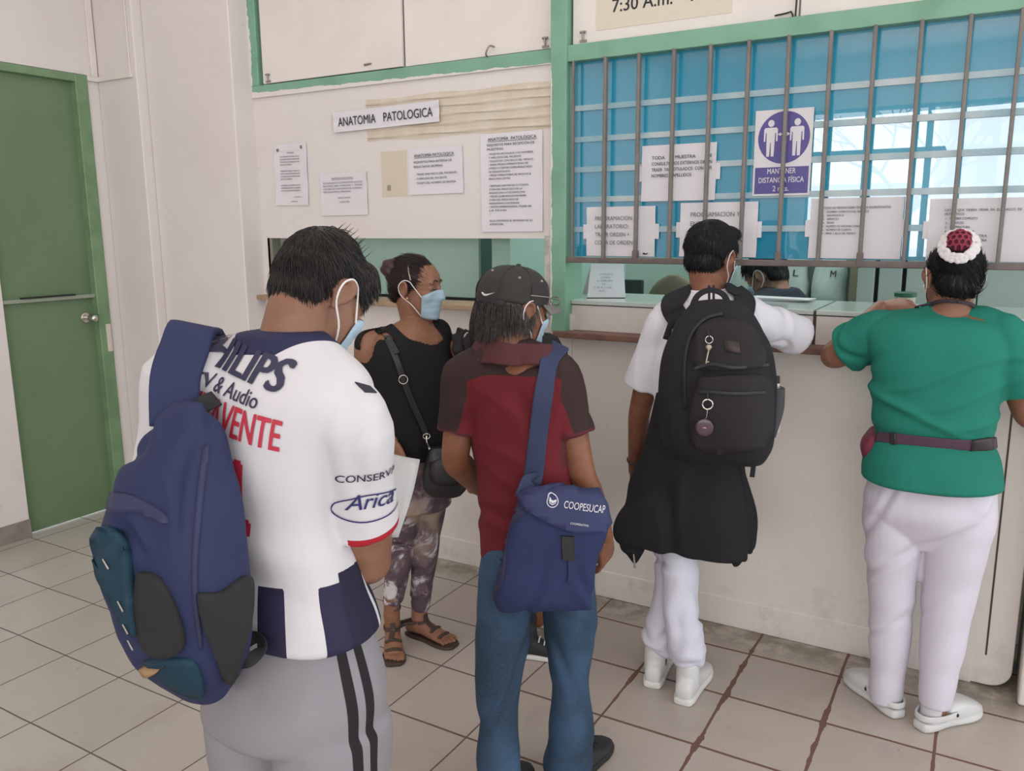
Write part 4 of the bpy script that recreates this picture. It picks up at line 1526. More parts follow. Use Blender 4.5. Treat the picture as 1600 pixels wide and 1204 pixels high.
# sleeve marks
cs = shR.lerp(elR, .40)
out = (fg.r * .75 - fg.f * .66).normalized()
rt = out.cross(Vector((0, 0, 1))) * -1
rt = Vector((0, 0, 1)).cross(out)
on_surface([fit_text('CONSERVAS', .014, .115, .012, 'CENTER')], cs + Vector((0, 0, .022)) + rt * .008, rt, Vector((0, 0, 1)) - rt * -.10, jbv, 'sleeve_lettering', navy, jersey, .0022)
ring = []
for k in range(40):
    a = 2 * math.pi * k / 40
    ring.append((.064 * math.cos(a), .027 * math.sin(a)))
n = len(ring)
q = ([Vector((x, y, 0)) for x, y in ring] + [Vector((x * .955, y * .90, 0)) for x, y in ring], [(k, (k + 1) % n, n + (k + 1) % n, n + k) for k in range(n)])
on_surface([q, fit_text('Arica', .030, .085, .012, 'CENTER', .3)], cs + Vector((0, 0, -.032)) + rt * .008, rt, Vector((0, 0, 1)) - rt * -.08, jbv, 'sleeve_emblem', mat('print_blue', '28265f', 0.6), jersey, .0024)

# trousers
lg = []
hip = [fg.row(318, 588, 1105, .80), fg.row(322, 592, 1060, .80), fg.row(342, 580, 1010, .72), fg.row(350, 566, 965, .70)]
lg.append(loft(hip, cap=0.1))
cL, cR = fg.w(-.085, -.005, .70), fg.w(.088, -.005, .70)
for s, c in ((-1, cL), (1, cR)):
    lg.append(limb([c + Vector((0, 0, .06)), c + Vector((0, 0, -.05)), fg.w(.10 * s, .012, .44), fg.w(.105 * s, -.0, .22), fg.w(.105 * s, -.01, .06)], [(.092, .115), (.090, .108), (.078, .086), (.070, .075), (.066, .070)], up=fg.f, cap=0.1))
tme = fuse(lg, .007, 6)
displace(tme, lambda c, n: vnoise(c, 11, 5) * .004 + vnoise(c * [1, 1, .5], 27, 6) * .0022)
co = get_co(tme)
r_, f_, z_ = fg.loc(co)
cx = np.where(r_ > 0, .092, -.092)
an = np.arctan2(f_, np.abs(r_) - .03)
d = np.abs(an + 0.08)
set_attr(tme, 'sidestripe', np.where(np.abs(r_) > .07, np.maximum(.075 - np.abs(an + .30), .075 - np.abs(an + .03)) * .1, -1))
wrinkle(tme, 0.0090, 13, 4, .2, (1, 1, .6))
part('trousers', tme, zone_mat('grey_tracksuit', '8b878b', [('sidestripe', '262226')], 0.85, vary=0.1), fg.root)
for s in (-1, 1):
    shoe(fg.w(.105 * s, -.075, 0), fg.f, upper='shoe_grey', parent=fg.root)

# hair: shell plus strands
H = HM1
hsh = [xf(H, ellipsoid((0, -.014, .046), (.077, .096, .083), n=30, m=20)), xf(H, ellipsoid((0, -.056, -.012), (.065, .050, .058))),
       xf(H, ellipsoid((.058, .022, .050), (.022, .044, .034))), xf(H, ellipsoid((-.058, .022, .050), (.022, .044, .034))), xf(H, ellipsoid((0, .050, .085), (.060, .042, .032))), xf(H, ellipsoid((0, -.002, .052), (.074, .098, .076))), xf(H, ellipsoid((.045, .040, .066), (.034, .040, .034))), xf(H, ellipsoid((-.045, .040, .066), (.034, .040, .034))), xf(H, ellipsoid((0, -.034, .022), (.0745, .081, .066)))]
hme = fuse(hsh, .005, 4)
displace(hme, lambda c, n: vnoise(c, 60, 8) * .0022 + vnoise(c, 28, 9) * .003)
hbv = bvh_of(hme)
Hi = H.to_3x3()
crown = H @ Vector((.01, -.075, .100))
def flow1(p, n):
    d = (p - crown)
    d = d - n * d.dot(n)
    d = d.normalized() if d.length > 1e-5 else Vector((0, 0, -1))
    sw = n.cross(d) * .35
    ly = (H.inverted() @ p).y
    return d + sw + Vector((0, 0, -.25 - max(0, ly) * 14))
def hc(c):
    l = H.inverted() @ Vector(c)
    return l.z > -.04 or l.y < -.05
sd = seeds_of(hme, 4600, lambda c: hc(c) and (H.inverted() @ Vector(c)).y < .0, 4)
shp = strands(hbv, sd, flow1, .026, .06, .0012, 4, .3, 5)
sd3 = seeds_of(hme, 1800, lambda c: (lambda l: 0 <= l.y < .09 and l.z > .02)(H.inverted() @ Vector(c)), 9)
shp = (lambda a, b: (a[0] + b[0], a[1] + [tuple(i + len(a[0]) for i in q) for q in b[1]]))(shp, strands(hbv, sd3, lambda p, n: (Hi @ Vector((.1, .5, -.8))).normalized(), .020, .04, .0012, 4, .25, 8))
top = seeds_of(hme, 30, lambda c: (lambda l: l.z > .10 and -.05 < l.y < .03)(H.inverted() @ Vector(c)), 6)
fw = (Hi @ Vector((.25, .25, .85))).normalized()
shp2 = strands(hbv, top, lambda p, n: fw, .022, .25, .0009, 5, .3, 7)
hme = add_shape(add_shape(hme, shp), shp2)
part('hair', hme, hair_mat('hair_black_warm', '2a2522', '1b1817', .55), fg.root)
face_mask(fg.root, HM1, head_bvh(HM1), m='mask')

# folder in his hands
fo = root('document_folder', fg.w(.1, .30, 1.05), 'clear plastic document folder held by the man in the football jersey', 'folder')
t = NT('clear_plastic')
t.col(lin('d3d1cf'))
t.b.inputs['Roughness'].default_value = 0.2
t.b.inputs['Alpha'].default_value = 0.55
q = [atd(535, 690, 1.62), atd(657, 717, 1.66), atd(624, 838, 1.60), atd(515, 850, 1.56)]
mb = MB()
g = [[q[0].lerp(q[1], i / 10).lerp(q[3].lerp(q[2], i / 10), j / 10) + F1.f * (.006 * math.sin(i * .6 + j * .4)) for i in range(11)] for j in range(11)]
mb.grid(g).build('sleeve', t.m, fo, smooth=True, solid=.0015)
MB().grid([[p + F1.f * .004 for p in rw[1:8]] for rw in g[2:9]]).build('inner_paper', mat('manila', 'c9bd9d', .7), fo, smooth=True)

# blue backpack on his left shoulder
bp = root('backpack', F1.w(-.12, -.2, .62), 'navy and teal backpack hung on one shoulder of the jersey man', 'backpack')
OFF = -.155
br = [(272, 318, 628), (240, 346, 668), (206, 360, 722), (176, 372, 775), (158, 379, 835), (158, 386, 895), (176, 389, 950), (198, 386, 1000), (226, 374, 1045), (285, 352, 1085)]
bs_ = [F1.row(a, b, c, .62, OFF, 3.0) for a, b, c in br]
bme = fuse([loft(bs_, n=40, cap=0.15)], .006, 4)
def bf(co, no):
    r, f, z = F1.loc(co)
    return vnoise(co, 12, 21) * .009 + vnoise(co * [1, 1, .6], 28, 22) * .004 + np.abs(vnoise(co * [.8, .8, 1.2], 17, 23)) * .004 - np.exp(-((r + .235 + (z - .9) * .10) / .012) ** 2) * .004
displace(bme, bf)
wrinkle(bme, 0.0154, 15, 5, .2, (1, 1, .55))
wrinkle(bme, 0.0088, 30, 6, .2, (1, 1, .8))
bbv = bvh_of(bme)
bag_m = mat('navy_nylon', '2c3252', 0.7, vary=0.12, vscale=8, bump=0.15, bscale=300, spec=0.25)
teal_m = mat('teal_nylon', '173848', 0.65, vary=0.2, vscale=7, bump=0.15, bscale=300, spec=0.3)
blk_m = mat('black_mesh', '1e1e20', 0.8, bump=0.3, bscale=500)
part('bag_body', bme, bag_m, bp)
def bpatch(name, poly, m, off=.006, thick=.012):
    vs, fs = patch_px(poly, bbv, off, thick)
    return MB().add(vs, fs).build(name, m, bp, smooth=True)
bpatch('side_pocket', [(309, 925), (345, 922), (382, 898), (389, 930), (383, 985), (366, 1048), (350, 1062), (330, 1010), (314, 960)], blk_m, .010)
bpatch('front_pocket', [(156, 842), (172, 822), (196, 836), (206, 868), (214, 930), (222, 985), (205, 975), (184, 935), (162, 890)], teal_m, .016)
bpatch('mesh_pocket', [(222, 892), (250, 900), (278, 950), (290, 1005), (262, 1022), (232, 1008), (218, 960)], blk_m, .012)
bpatch('bottom_panel', [(228, 1030), (270, 1026), (305, 1032), (318, 1068), (312, 1085), (270, 1070)], teal_m, .008)
bpatch('side_seam', [(318, 700), (326, 698), (318, 770), (308, 900), (316, 1000), (310, 1004), (300, 900), (308, 770)], mat('navy_dark', '272c4a', .7), .003, .006)
bpatch('top_yoke', [(176, 768), (210, 775), (255, 800), (260, 818), (215, 800), (172, 800)], mat('navy_deep', '2a2e4e', .7), .005)
bpatch('badge', [(227, 1038), (255, 1040), (262, 1034), (250, 1046), (236, 1050)], mat('tan_badge', '9a7c55', .6), .014, .01)
for zp, nm in (((176, 868), 'zip_pull'), ((198, 930), 'zip_pull'), ((206, 965), 'zip_pull'), ((214, 990), 'zip_pull')):
    P, N = px_line([zp, (zp[0] + 8, zp[1] + 14)], bbv, .018)
    MB().add(*limb(P, [.0014, .002], n=8)).build(nm, M['steel'], bp, smooth=True)
# shoulder strap: from the bag over the left shoulder to the front
jb = jbv
P1, N1 = px_line([(277, 592), (288, 550), (303, 520)], jb, .010)
cv_ = (-F1.view + Vector((0, 0, .35))).normalized()
pt = [atd(274, 662, 1.335), P1[0], P1[1], P1[2]]
nn_ = [cv_, cv_, cv_, (cv_ + Vector((0, 0, .6))).normalized()]
P2, N2 = drape([F1.w(-.172, .02, 1.46), F1.w(-.172, .06, 1.42), F1.w(-.172, .09, 1.34), F1.w(-.17, .11, 1.22)], [Vector((0, 0, 1)), F1.f * .6 + Vector((0, 0, 1)), F1.f + Vector((0, 0, .4)), F1.f], jb, .010)
MB().add(*strap_band(pt + P2, nn_ + N2, .078, .014)).build('shoulder_strap', bag_m, bp, smooth=True)
MB().add(*strap_band([atd(300, 655, 1.33), atd(312, 635, 1.33), atd(338, 622, 1.35)], [F1.f * -1] * 3, .03, .006)).build('grab_handle', blk_m, bp, smooth=True)
MB().add(*strap_band([atd(375, 1035, 1.36), atd(392, 1030, 1.36), atd(412, 1008, 1.38), atd(400, 995, 1.40), atd(385, 1002, 1.40)], [F1.f * -1] * 5, .022, .003)).build('lower_webbing', blk_m, bp, smooth=True)
MB().add(*strap_band([atd(330, 1075, 1.36), atd(334, 1092, 1.36)], [F1.f * -1] * 2, .012, .003)).build('webbing_tail', blk_m, bp, smooth=True)
# ---------------------------------------------------------------- the woman in black by the hatch
SK2 = skin_mat('skin_woman', '8d6350', '80583f')
F2 = Fig(-1.905, 2.53, 108, 'woman with a hair bun in a black top and patterned leggings')
fg = F2
rows = [fg.row(600, 702, 722, .78), fg.row(592, 706, 690, .78), fg.row(584, 708, 650, .78), fg.row(580, 710, 615, .76), fg.row(578, 712, 585, .72), fg.row(578, 712, 555, .66), fg.row(582, 706, 530, .60), fg.row(598, 697, 512, .52), fg.row(625, 682, 498, .58)]
HC2 = fg.px(651, 448, -.01)
HM2 = Matrix.Translation(HC2) @ rotm(78, 5, 2) @ Matrix.Scale(.98, 4)
shR = fg.px(578, 545, .0)     # her right shoulder, nearest the viewer's left
shL = fg.px(684, 524, .06)
elR = fg.px(570, 650, .0)
elL = fg.px(688, 620, .13)
haR = fg.px(612, 690, -.14)
haL = fg.px(690, 700, .06)
neck1 = HM2 @ Vector((0, -.025, -.05))
neck0 = fg.px(655, 522, .02)
body = [loft(scaled(rows, .93), cap=0.3)] + [xf(HM2, s) for s in head_shapes(1)]
body.append(limb([neck0, neck0.lerp(neck1, .5), neck1], [.068, .056, .056], up=fg.f))
body.append(limb([neck0, (shR + Vector((0, 0, .012)))], [.06, .056]))
body.append(limb([neck0, (shL + Vector((0, 0, .012)))], [.06, .052]))
body.append(limb([shR, shR.lerp(elR, .5), elR, elR.lerp(haR, .5), haR], [.060, .053, .043, .039, .025], up=fg.f))
body.append(limb([shL, shL.lerp(elL, .5), elL, elL.lerp(haL, .5), haL], [.058, .052, .043, .039, .025], up=fg.f))
knR, anR = fg.px(630, 838, -.02), fg.px(612, 945, -.03)
knL, anL = fg.px(668, 830, .02), fg.px(655, 945, .02)
hpR, hpL = fg.px(632, 740, -.02), fg.px(668, 735, .03)
body.append(limb([hpR, knR, anR, anR + Vector((0, 0, -.07))], [.072, .046, .032, .030]))
body.append(limb([hpL, knL, anL, anL + Vector((0, 0, -.07))], [.072, .046, .032, .030]))
def foot(an, d, L=.205):
    d = Vector(d).normalized()
    s = Vector((d.y, -d.x, 0))
    b = Vector((an.x, an.y, 0)) - d * .045
    S = [limb([b + Vector((0, 0, .038)), b + d * .06 + Vector((0, 0, .048)), b + d * .12 + Vector((0, 0, .036)), b + d * .165 + Vector((0, 0, .026))], [(.028, .026), (.030, .032), (.037, .024), (.040, .014)], up=(0, 0, 1))]
    S.append(limb([Vector((an.x, an.y, an.z)), b + d * .04 + Vector((0, 0, .05))], [.032, .032]))
    for k in range(5):
        x = -.030 + .0145 * k
        S.append(limb([b + s * x + d * .155 + Vector((0, 0, .024)), b + s * x * 1.06 + d * (.19 - abs(k - 1) * .005) + Vector((0, 0, .024)), b + s * x * 1.08 + d * (.207 - abs(k - 1) * .007) + Vector((0, 0, .018))], [.0085, .0078, .0072] if k else [.012, .0115, .0105], n=10))
    return S, b, d, s
dA = (math.sin(R(140)), math.cos(R(140)), 0)
dB = (math.sin(R(92)), math.cos(R(92)), 0)
SA, bA, dA, sA = foot(anR, dA)
SB, bB, dB, sB = foot(anL, dB)
body += SA + SB
bme = fuse(body, .0042, 3)
bme = join(bme, hand(1, (20, 30, 22), k=.92), aim(haR, Vector((.25, .05, -.9)) + fg.f * .35, -fg.r))
bme = join(bme, hand(-1, (20, 30, 22), k=.92), aim(haL, Vector((0, 0, -1)) + fg.f * .2, fg.r))
bv2 = bvh_of(bme)
part('body', bme, SK2, fg.root)

# top with bare shoulders
tp = [limb([neck0.lerp(shR, .3) + Vector((0, 0, .002)), shR + Vector((0, 0, .012))], [.066, .063]), limb([neck0.lerp(shL, .3) + Vector((0, 0, .002)), shL + Vector((0, 0, .010))], [.066, .060]), loft(rows[:-2] + [fg.row(596, 697, 519, .54), fg.row(610, 690, 509, .50)], cap=0.1)]
tp.append(limb([shR.lerp(elR, .20), shR.lerp(elR, .6), elR + (elR - shR) * .18], [.070, .076, .070], up=fg.f, cap=.15))
tp.append(limb([shL.lerp(elL, .22), shL.lerp(elL, .6), elL], [.052, .05, .048], up=fg.f, cap=.15))
tme = fuse(tp, .0055, 4)
displace(tme, lambda c, n: vnoise(c, 16, 31) * .004 + vnoise(c * [1, 1, .4], 40, 32) * .0015)
# neckline: cut the cloth away above a scooped line at the front and round the near shoulder
co = get_co(tme)
r, f, z = fg.loc(co)
nl = fg.px(668, 536, -.10)
scoop = z - (nl.z - .008 + .55 * np.abs(r + .01) ** 1.25)
scoop = np.where((f > -.01) & (np.abs(r) < .088), scoop, np.where(f <= -.01, z - nl.z - .10, z - nl.z - .16))
nk = np.linalg.norm(np.cross(co - np.array(neck0), np.array((neck1 - neck0).normalized())), axis=1)
scoop = np.maximum(scoop, np.where(z > nl.z + .02, (.068 - nk), -1))
bm = bmesh.new()
bm.from_mesh(tme)
bm.verts.ensure_lookup_table()
cs = np.array(fg.px(590, 541, -.03))
dsh = np.linalg.norm((co - cs) * [1, 1, .95], axis=1)
bmesh.ops.delete(bm, geom=[bm.verts[i] for i in range(len(co)) if scoop[i] > 0 or dsh[i] < .066], context='VERTS')
bm.to_mesh(tme)
bm.free()
topm = mat('black_jersey_knit', '1f1d1f', 0.85, vary=0.15, spec=0.2)
tb0 = bvh_of(tme)
t2 = part('black_top', tme, topm, fg.root)
for pl in ([(583, 514), (603, 501), (612, 506), (630, 524), (652, 542), (640, 556), (622, 540), (606, 520), (592, 522)], [(676, 498), (690, 505), (704, 522), (716, 546), (702, 548), (690, 524), (678, 508)]):
    vs, fs = patch_px(pl, bv2, .007, .008, 4)
    MB().add(vs, fs).build('shoulder_strap', topm, t2, smooth=True)
# leggings
lg = [loft([fg.row(600, 704, 790, .74), fg.row(598, 706, 760, .78), fg.row(598, 704, 720, .78), fg.row(600, 700, 690, .76)], cap=.2)]
lg.append(limb([hpR + Vector((0, 0, .02)), hpR.lerp(knR, .5), knR, knR.lerp(anR, .45), anR + Vector((0, 0, -.012))], [.086, .074, .056, .051, .037], cap=.15))
lg.append(limb([hpL + Vector((0, 0, .02)), hpL.lerp(knL, .5), knL, knL.lerp(anL, .45), anL + Vector((0, 0, -.012))], [.086, .076, .057, .052, .038], cap=.15))
lme = fuse(lg, .0055, 4)
displace(lme, lambda c, n: vnoise(c * [1, 1, 1.6], 26, 33) * .0025)
t = NT('tie_dye')
p = t.obj()
n1 = t.noise(8.5, 4, 0.65, p, .6)
n2 = t.noise(5.0, 3, 0.6, t.n('ShaderNodeVectorMath', operation='ADD').outputs[0], .4)
z = t.xyz(t.pos())[2]
c = t.mix(t.ramp(n1, .47, .54), lin('4f3f48'), lin('6b5a60'))
c = t.mix(t.math('MULTIPLY', t.ramp(n1, .53, .60), t.ramp(z, .75, .45)), c, lin('c3bcbd'))
c = t.mix(t.math('MULTIPLY', t.ramp(t.noise(6, 2, .5, p), .45, .6), t.ramp(z, .30, .46)), c, lin('94806f'))
t.col(c)
t.b.inputs['Roughness'].default_value = .85
wrinkle(lme, 0.0054, 26, 7, .2, (1, 1, 1.5))
part('leggings', lme, t.m, fg.root)
# sandals
sm = mat('brown_leather', '3f3029', .6)
for b, d, s in ((bA, dA, sA), (bB, dB, sB)):
    so = loft([(np.array(b + d * x + Vector((0, 0, .007))), np.array(s) * w_, np.array((0, 0, .007)), 4) for x, w_ in ((-.018, .022), (.03, .033), (.09, .034), (.15, .046), (.20, .043), (.224, .026))], cap=.2)
    o = MB().add(*so).build('sandal', sm, fg.root, smooth=True)
    for x, h in ((.165, .036), (.125, .050)):
        P, N = drape([b + d * x + s * y + Vector((0, 0, h)) for y in (-.05, -.025, 0, .025, .05)], [(-s if y < -.03 else (s if y > .03 else Vector((0, 0, 1)) + s * y * 14)) for y in (-.05, -.025, 0, .025, .05)], bv2, .003)
        MB().add(*strap_band(P, N, .013, .004)).build('sandal_strap', sm, o, smooth=True)
    pts, ns = [], []
    for k in range(13):
        a = 2 * math.pi * k / 12
        q = d * math.cos(a) + s * math.sin(a)
        pts.append(b + d * .045 + Vector((0, 0, .075)) + q * .05)
        ns.append(q)
    P, N = drape(pts, ns, bv2, .003)
    MB().add(*strap_band(P, N, .013, .004)).build('ankle_strap', sm, o, smooth=True)
    P, N = drape([b + d * .125 + s * .01 + Vector((0, 0, .06)), b + d * .085 + Vector((0, 0, .08)), b + d * .07 + Vector((0, 0, .09))], [Vector((0, 0, 1)) + d * .3] * 3, bv2, .003)
    MB().add(*strap_band(P, N, .022, .005)).build('sandal_bow', sm, o, smooth=True)

# hair pulled back into a bun
H = HM2
hsh = [xf(H, ellipsoid((0, -.024, .034), (.0765, .097, .083), n=30, m=20)), xf(H, ellipsoid((0, -.060, -.015), (.058, .045, .055)))]
hme = fuse(hsh, .0045, 3)
bunc = fg.px(612, 420, .0)
bun = fuse([ellipsoid(bunc, (.042, .042, .040)), limb([bunc, H @ Vector((0, -.10, .045))], [.030, .030])], .005, 3)
displace(bun, lambda c, n: np.sin(np.linalg.norm(c - np.array(bunc), axis=1) * 0 + (c @ np.array((70., 50., 160.)))) * .0022)
hm2 = hair_mat('hair_dark_brown', '2b201f', '382826', .4)
hb = bvh_of(hme)
bdir = bunc
sd = seeds_of(hme, 2600, None, 12)
def flow2(p, n):
    d = bdir - p
    d = d - n * d.dot(n)
    return d
hme = add_shape(hme, strands(hb, sd, flow2, .05, .02, .0011, 4, .12, 13))
o = part('hair', hme, hm2, fg.root)
part('hair_bun', bun, hair_mat('hair_bun_red', '3d2524', '2c1f20', .45), fg.root)
MB().add(*limb([H @ Vector((.0785 * math.sin(a), .012 - .035 * math.cos(a) + .0, .03 + .083 * math.cos(a))) for a in (-1.5, -1.1, -.7, -.35, 0, .35, .7, 1.1, 1.5)], [.0024] * 9, n=8)).build('hair_band', mat('cream_band', 'b9a797', .4), fg.root, smooth=True)
for s in (-1, 1):
    P, N = [], []
    pts = [H @ Vector((s * x, .12, z)) for x, z in ((.018, .030), (.027, .0345), (.038, .034), (.048, .028))]
    P, N = drape(pts, [H.to_3x3() @ Vector((s * .2, 1, 0))] * 4, bv2, .0012)
    MB().add(*strap_band(P, N, .0045, .0014)).build('eyebrow', hm2, o, smooth=True)
    pts = [H @ Vector((s * x, .12, z)) for x, z in ((.019, .004), (.027, .000), (.036, .000), (.044, .004))]
    P, N = drape(pts, [H.to_3x3() @ Vector((s * .25, 1, 0))] * 4, bv2, .0008)
    MB().add(*strap_band(P, N, .0026, .0014)).build('lashes', M['black'], fg.root, smooth=True)
    MB().add(*ellipsoid(H @ Vector((s * .081, .0, -.036)), (.005, .005, .006))).build('earring', mat('gold', 'c79a5a', .3, metal=1), fg.root, smooth=True)
face_mask(fg.root, HM2, head_bvh(HM2, 1))

# crossbody bag
cb = root('crossbody_bag', fg.px(697, 735, -.13), 'small black leather crossbody bag at the hip of the woman in black', 'bag')
lm = mat('black_leather', '1d1c1d', .4, vary=.1, bump=.25, bscale=120)
cc = fg.px(697, 738, -.15)
ax_r, ax_f = np.array(fg.side), np.array(-fg.view)
bs_ = [(np.array(fg.px((a + b) / 2, c, -.15)), ax_r * w_, ax_f * d_, 2.6) for a, b, c, w_, d_ in ((672, 722, 774, .058, .02), (663, 731, 760, .084, .036), (662, 732, 738, .088, .042), (666, 728, 716, .076, .038), (672, 716, 700, .054, .024))]
me = fuse([loft(bs_, cap=.3)], .005, 3)
displace(me, lambda c, n: vnoise(c, 40, 35) * .003)
cbv = bvh_of(me)
part('bag_body', me, lm, cb)
vs, fs = patch_px([(672, 722), (690, 716), (715, 714), (726, 722), (728, 742), (716, 756), (690, 758), (672, 748)], cbv, .006, .008)
MB().add(vs, fs).build('front_flap', lm, cb, smooth=True)
P, N = px_line([(596, 506), (606, 528)], bv2, .014)
Q, QN = px_line([(620, 562), (630, 592), (642, 625), (655, 655), (665, 680)], tb0, .007)
ringc = Q[1]
MB().add(*strap_band(P + Q, N + [(q - fg.view).normalized() for q in QN], .022, .005)).build('bag_strap', lm, cb, smooth=True)
MB().add(*limb([Q[-1] - fg.view * .004, Q[-1] - fg.view * .012 + Vector((0, 0, -.02)), fg.px(671, 701, -.165)], [.004, .003, .005], n=8)).build('clip', M['chrome'], cb, smooth=True)
rg = [Q[-1] - fg.view * .006 + fg.side * (.013 * math.cos(a)) + Vector((0, 0, .010 * math.sin(a))) for a in np.linspace(0, 2 * math.pi, 14)]
MB().add(*limb(rg, [.0022] * 14, n=6, sub=2)).build('ring', M['chrome'], cb, smooth=True)
rg = [ringc - fg.view * .006 + fg.side * (.016 * math.cos(a)) + Vector((0, 0, .016 * math.sin(a))) for a in np.linspace(0, 2 * math.pi, 14)]
MB().add(*limb(rg, [.0022] * 14, n=6, sub=2)).build('buckle', M['chrome'], cb, smooth=True)
# ---------------------------------------------------------------- the man in the cap
SK3 = skin_mat('skin_cap_man', '86573f', '754a36')
_p = atd(822, 650, 2.36)
F4 = Fig(_p.x, _p.y, -10, 'man in a dark cap, maroon polo shirt and jeans')
fg = F4
rows = [fg.row(752, 898, 872, .74), fg.row(752, 902, 835, .74), fg.row(750, 900, 780, .74), fg.row(744, 896, 730, .72), fg.row(732, 894, 680, .68), fg.row(722, 892, 630, .62, e=2.5), fg.row(716, 890, 595, .56, e=2.6), fg.row(722, 880, 570, .52, e=2.5), fg.row(742, 858, 548, .54, e=2.2), fg.row(760, 838, 530, .66, e=2)]
shL, shR = fg.px(727, 590, .02), fg.px(874, 588, -.02)
elR = fg.px(908, 738, -.05)
haR = fg.px(945, 838, .06)
elL = fg.px(712, 715, .02)
haL = fg.px(745, 760, .20)
HC4 = fg.px(806, 482, .035)
HM4 = Matrix.Translation(HC4) @ rotm(24, 10, 3) @ Matrix.Scale(.97, 4)
neck1, neck0 = HM4 @ Vector((0, -.03, -.05)), fg.px(798, 552, .0)
body = [loft(scaled(rows[:-1], .90), cap=.2)] + [xf(HM4, q) for q in head_shapes()]
body.append(limb([neck0, neck0.lerp(neck1, .5), neck1], [.068, .060, .060], up=fg.f))
for a, b, c, k in ((shR, elR, haR, 1), (shL, elL, haL, 1)):
    body.append(limb([a, a.lerp(b, .5), b, b.lerp(c, .35), c], [.050, .046, .040, .041, .026], up=fg.f))
def leg_px(lst, ratio=1.0):
    P, W = [], []
    for a, b, c, off in lst:
        p, q = fg.px(a, c, off), fg.px(b, c, off)
        P.append((p + q) / 2)
        W.append(((q - p).length / 2, (q - p).length / 2 * ratio))
    return P, W
P, W = leg_px([(748, 838, 890, -.02), (746, 832, 940, -.03), (743, 824, 1000, -.06), (744, 813, 1060, -.09), (747, 809, 1120, -.12), (745, 812, 1170, -.15), (747, 815, 1215, -.17), (750, 815, 1240, -.18)], 1.15)
P2, W2 = leg_px([(842, 926, 900, .0), (850, 930, 950, .0), (856, 927, 1000, .0), (860, 919, 1050, -.01), (863, 920, 1095, -.02), (856, 926, 1140, -.03), (852, 926, 1180, -.03), (853, 922, 1205, -.03)], 1.15)
LEGP = {-1: P, 1: P2}
fL = Vector((-1.155, 1.93, 0))
fR = Vector((-.985, 2.10, 0))
for s, ft in ((-1, fL), (1, fR)):
    lp = LEGP[s]
    body.append(limb([fg.w(.085 * s, 0, .78)] + lp[2:-1] + [Vector((lp[-1].x, lp[-1].y, .06))], [.05] + [.05] * len(lp[2:-1]) + [.04], up=fg.f))
bme = fuse(body, .0045, 3)
bme = join(bme, hand(1, (18, 28, 20), thumb=.2), aim(haR, fg.px(948, 880, .10) - haR, -fg.r + fg.f * .3))
bme = join(bme, hand(-1, (35, 40, 30)), aim(haL, fg.f + fg.r * .4, Vector((0, 0, -1)) + fg.r * .4))
bv4 = bvh_of(bme)
part('body', bme, SK3, fg.root)

cuffR, cuffL = shR.lerp(elR, .60), shL.lerp(elL, .66)
pp = [loft(rows, cap=.1), limb([fg.px(764, 560, .0), neck0 + Vector((0, 0, -.010)), fg.px(838, 560, .0)], [.050, .076, .050])]
pp.append(limb([fg.px(845, 566, 0), shR, shR.lerp(elR, .3), cuffR], [.055, .064, .066, .070], up=fg.f, cap=.1))
pp.append(limb([fg.px(755, 566, 0), shL, shL.lerp(elL, .3), cuffL], [.055, .064, .064, .066], up=fg.f, cap=.1))
pme = fuse(pp, .0055, 5)
def fold4(co, no):
    r, f, z = fg.loc(co)
    a = vnoise(co, 12, 41) * .0035 + vnoise(co * [1, 1, .3], 36, 42) * .0015
    for k, (z0, sl) in enumerate(((1.16, .5), (1.02, .35), (.92, .6), (.80, .25), (.70, -.2))):
        a += .0045 * np.exp(-((z - z0 + sl * (r - .02 * k)) / .018) ** 2) * np.clip(1 - np.abs(r) / .2, 0, 1)
    return a
displace(pme, fold4)
wrinkle(pme, 0.0072, 17, 8, .2, (1, 1, .5))
co = get_co(pme)
r, f, z = fg.loc(co)
yoke = fg.px(795, 582, -.1).z - .012 - .55 * np.clip(np.abs(r - .005) - .085, 0, 1) ** 1.15
axR, axL = np.array((elR - shR).normalized()), np.array((elL - shL).normalized())
tR, tL = (co - np.array(shR)) @ axR, (co - np.array(shL)) @ axL
dR = np.linalg.norm(np.cross(co - np.array(shR), axR), axis=1)
dL = np.linalg.norm(np.cross(co - np.array(shL), axL), axis=1)
slv = np.maximum(r - .128 - (f * .1), -(r + .142))
slv = np.where(z > .93, np.maximum(np.where(dR < .10, r - .120 - np.clip(1.19 - z, 0, 1) * .38, -1), np.where(dL < .10, -.138 - r - np.clip(1.19 - z, 0, 1) * .3, -1)), -1)
set_attr(pme, 'yoke', np.maximum(z - yoke, slv))
LR, LL = (cuffR - shR).length, (cuffL - shL).length
set_attr(pme, 'cuff', np.maximum(np.where((dR < .10) & (r > .12), np.minimum(tR - LR + .010, LR + .08 - tR), -1), np.where((dL < .10) & (r < -.13), np.minimum(tL - LL + .010, LL + .08 - tL), -1)))
pm = zone_mat('polo_cloth', '6b2229', [('yoke', '392a28'), ('cuff', '5c2a30')], .85, vary=.18)
bvp = bvh_of(pme)
polo = part('polo_shirt', pme, pm, fg.root)
# collar
q0, qs = [], []
for k in range(29):
    a = R(-158 + 316 * k / 28)
    q = -fg.f * math.cos(a) + fg.r * math.sin(a)
    q0.append(neck0.lerp(neck1, .22) + Vector((0, 0, -.008 - .016 * (1 - math.cos(a)))))
    qs.append(q)
Pc, N = drape(q0, qs, bv4, .014)
MB().add(*strap_band(Pc, [(q + Vector((0, 0, .45))).normalized() for q in qs], .062, .007, 2)).build('collar', mat('collar_maroon', '4c2226', .85), polo, smooth=True)

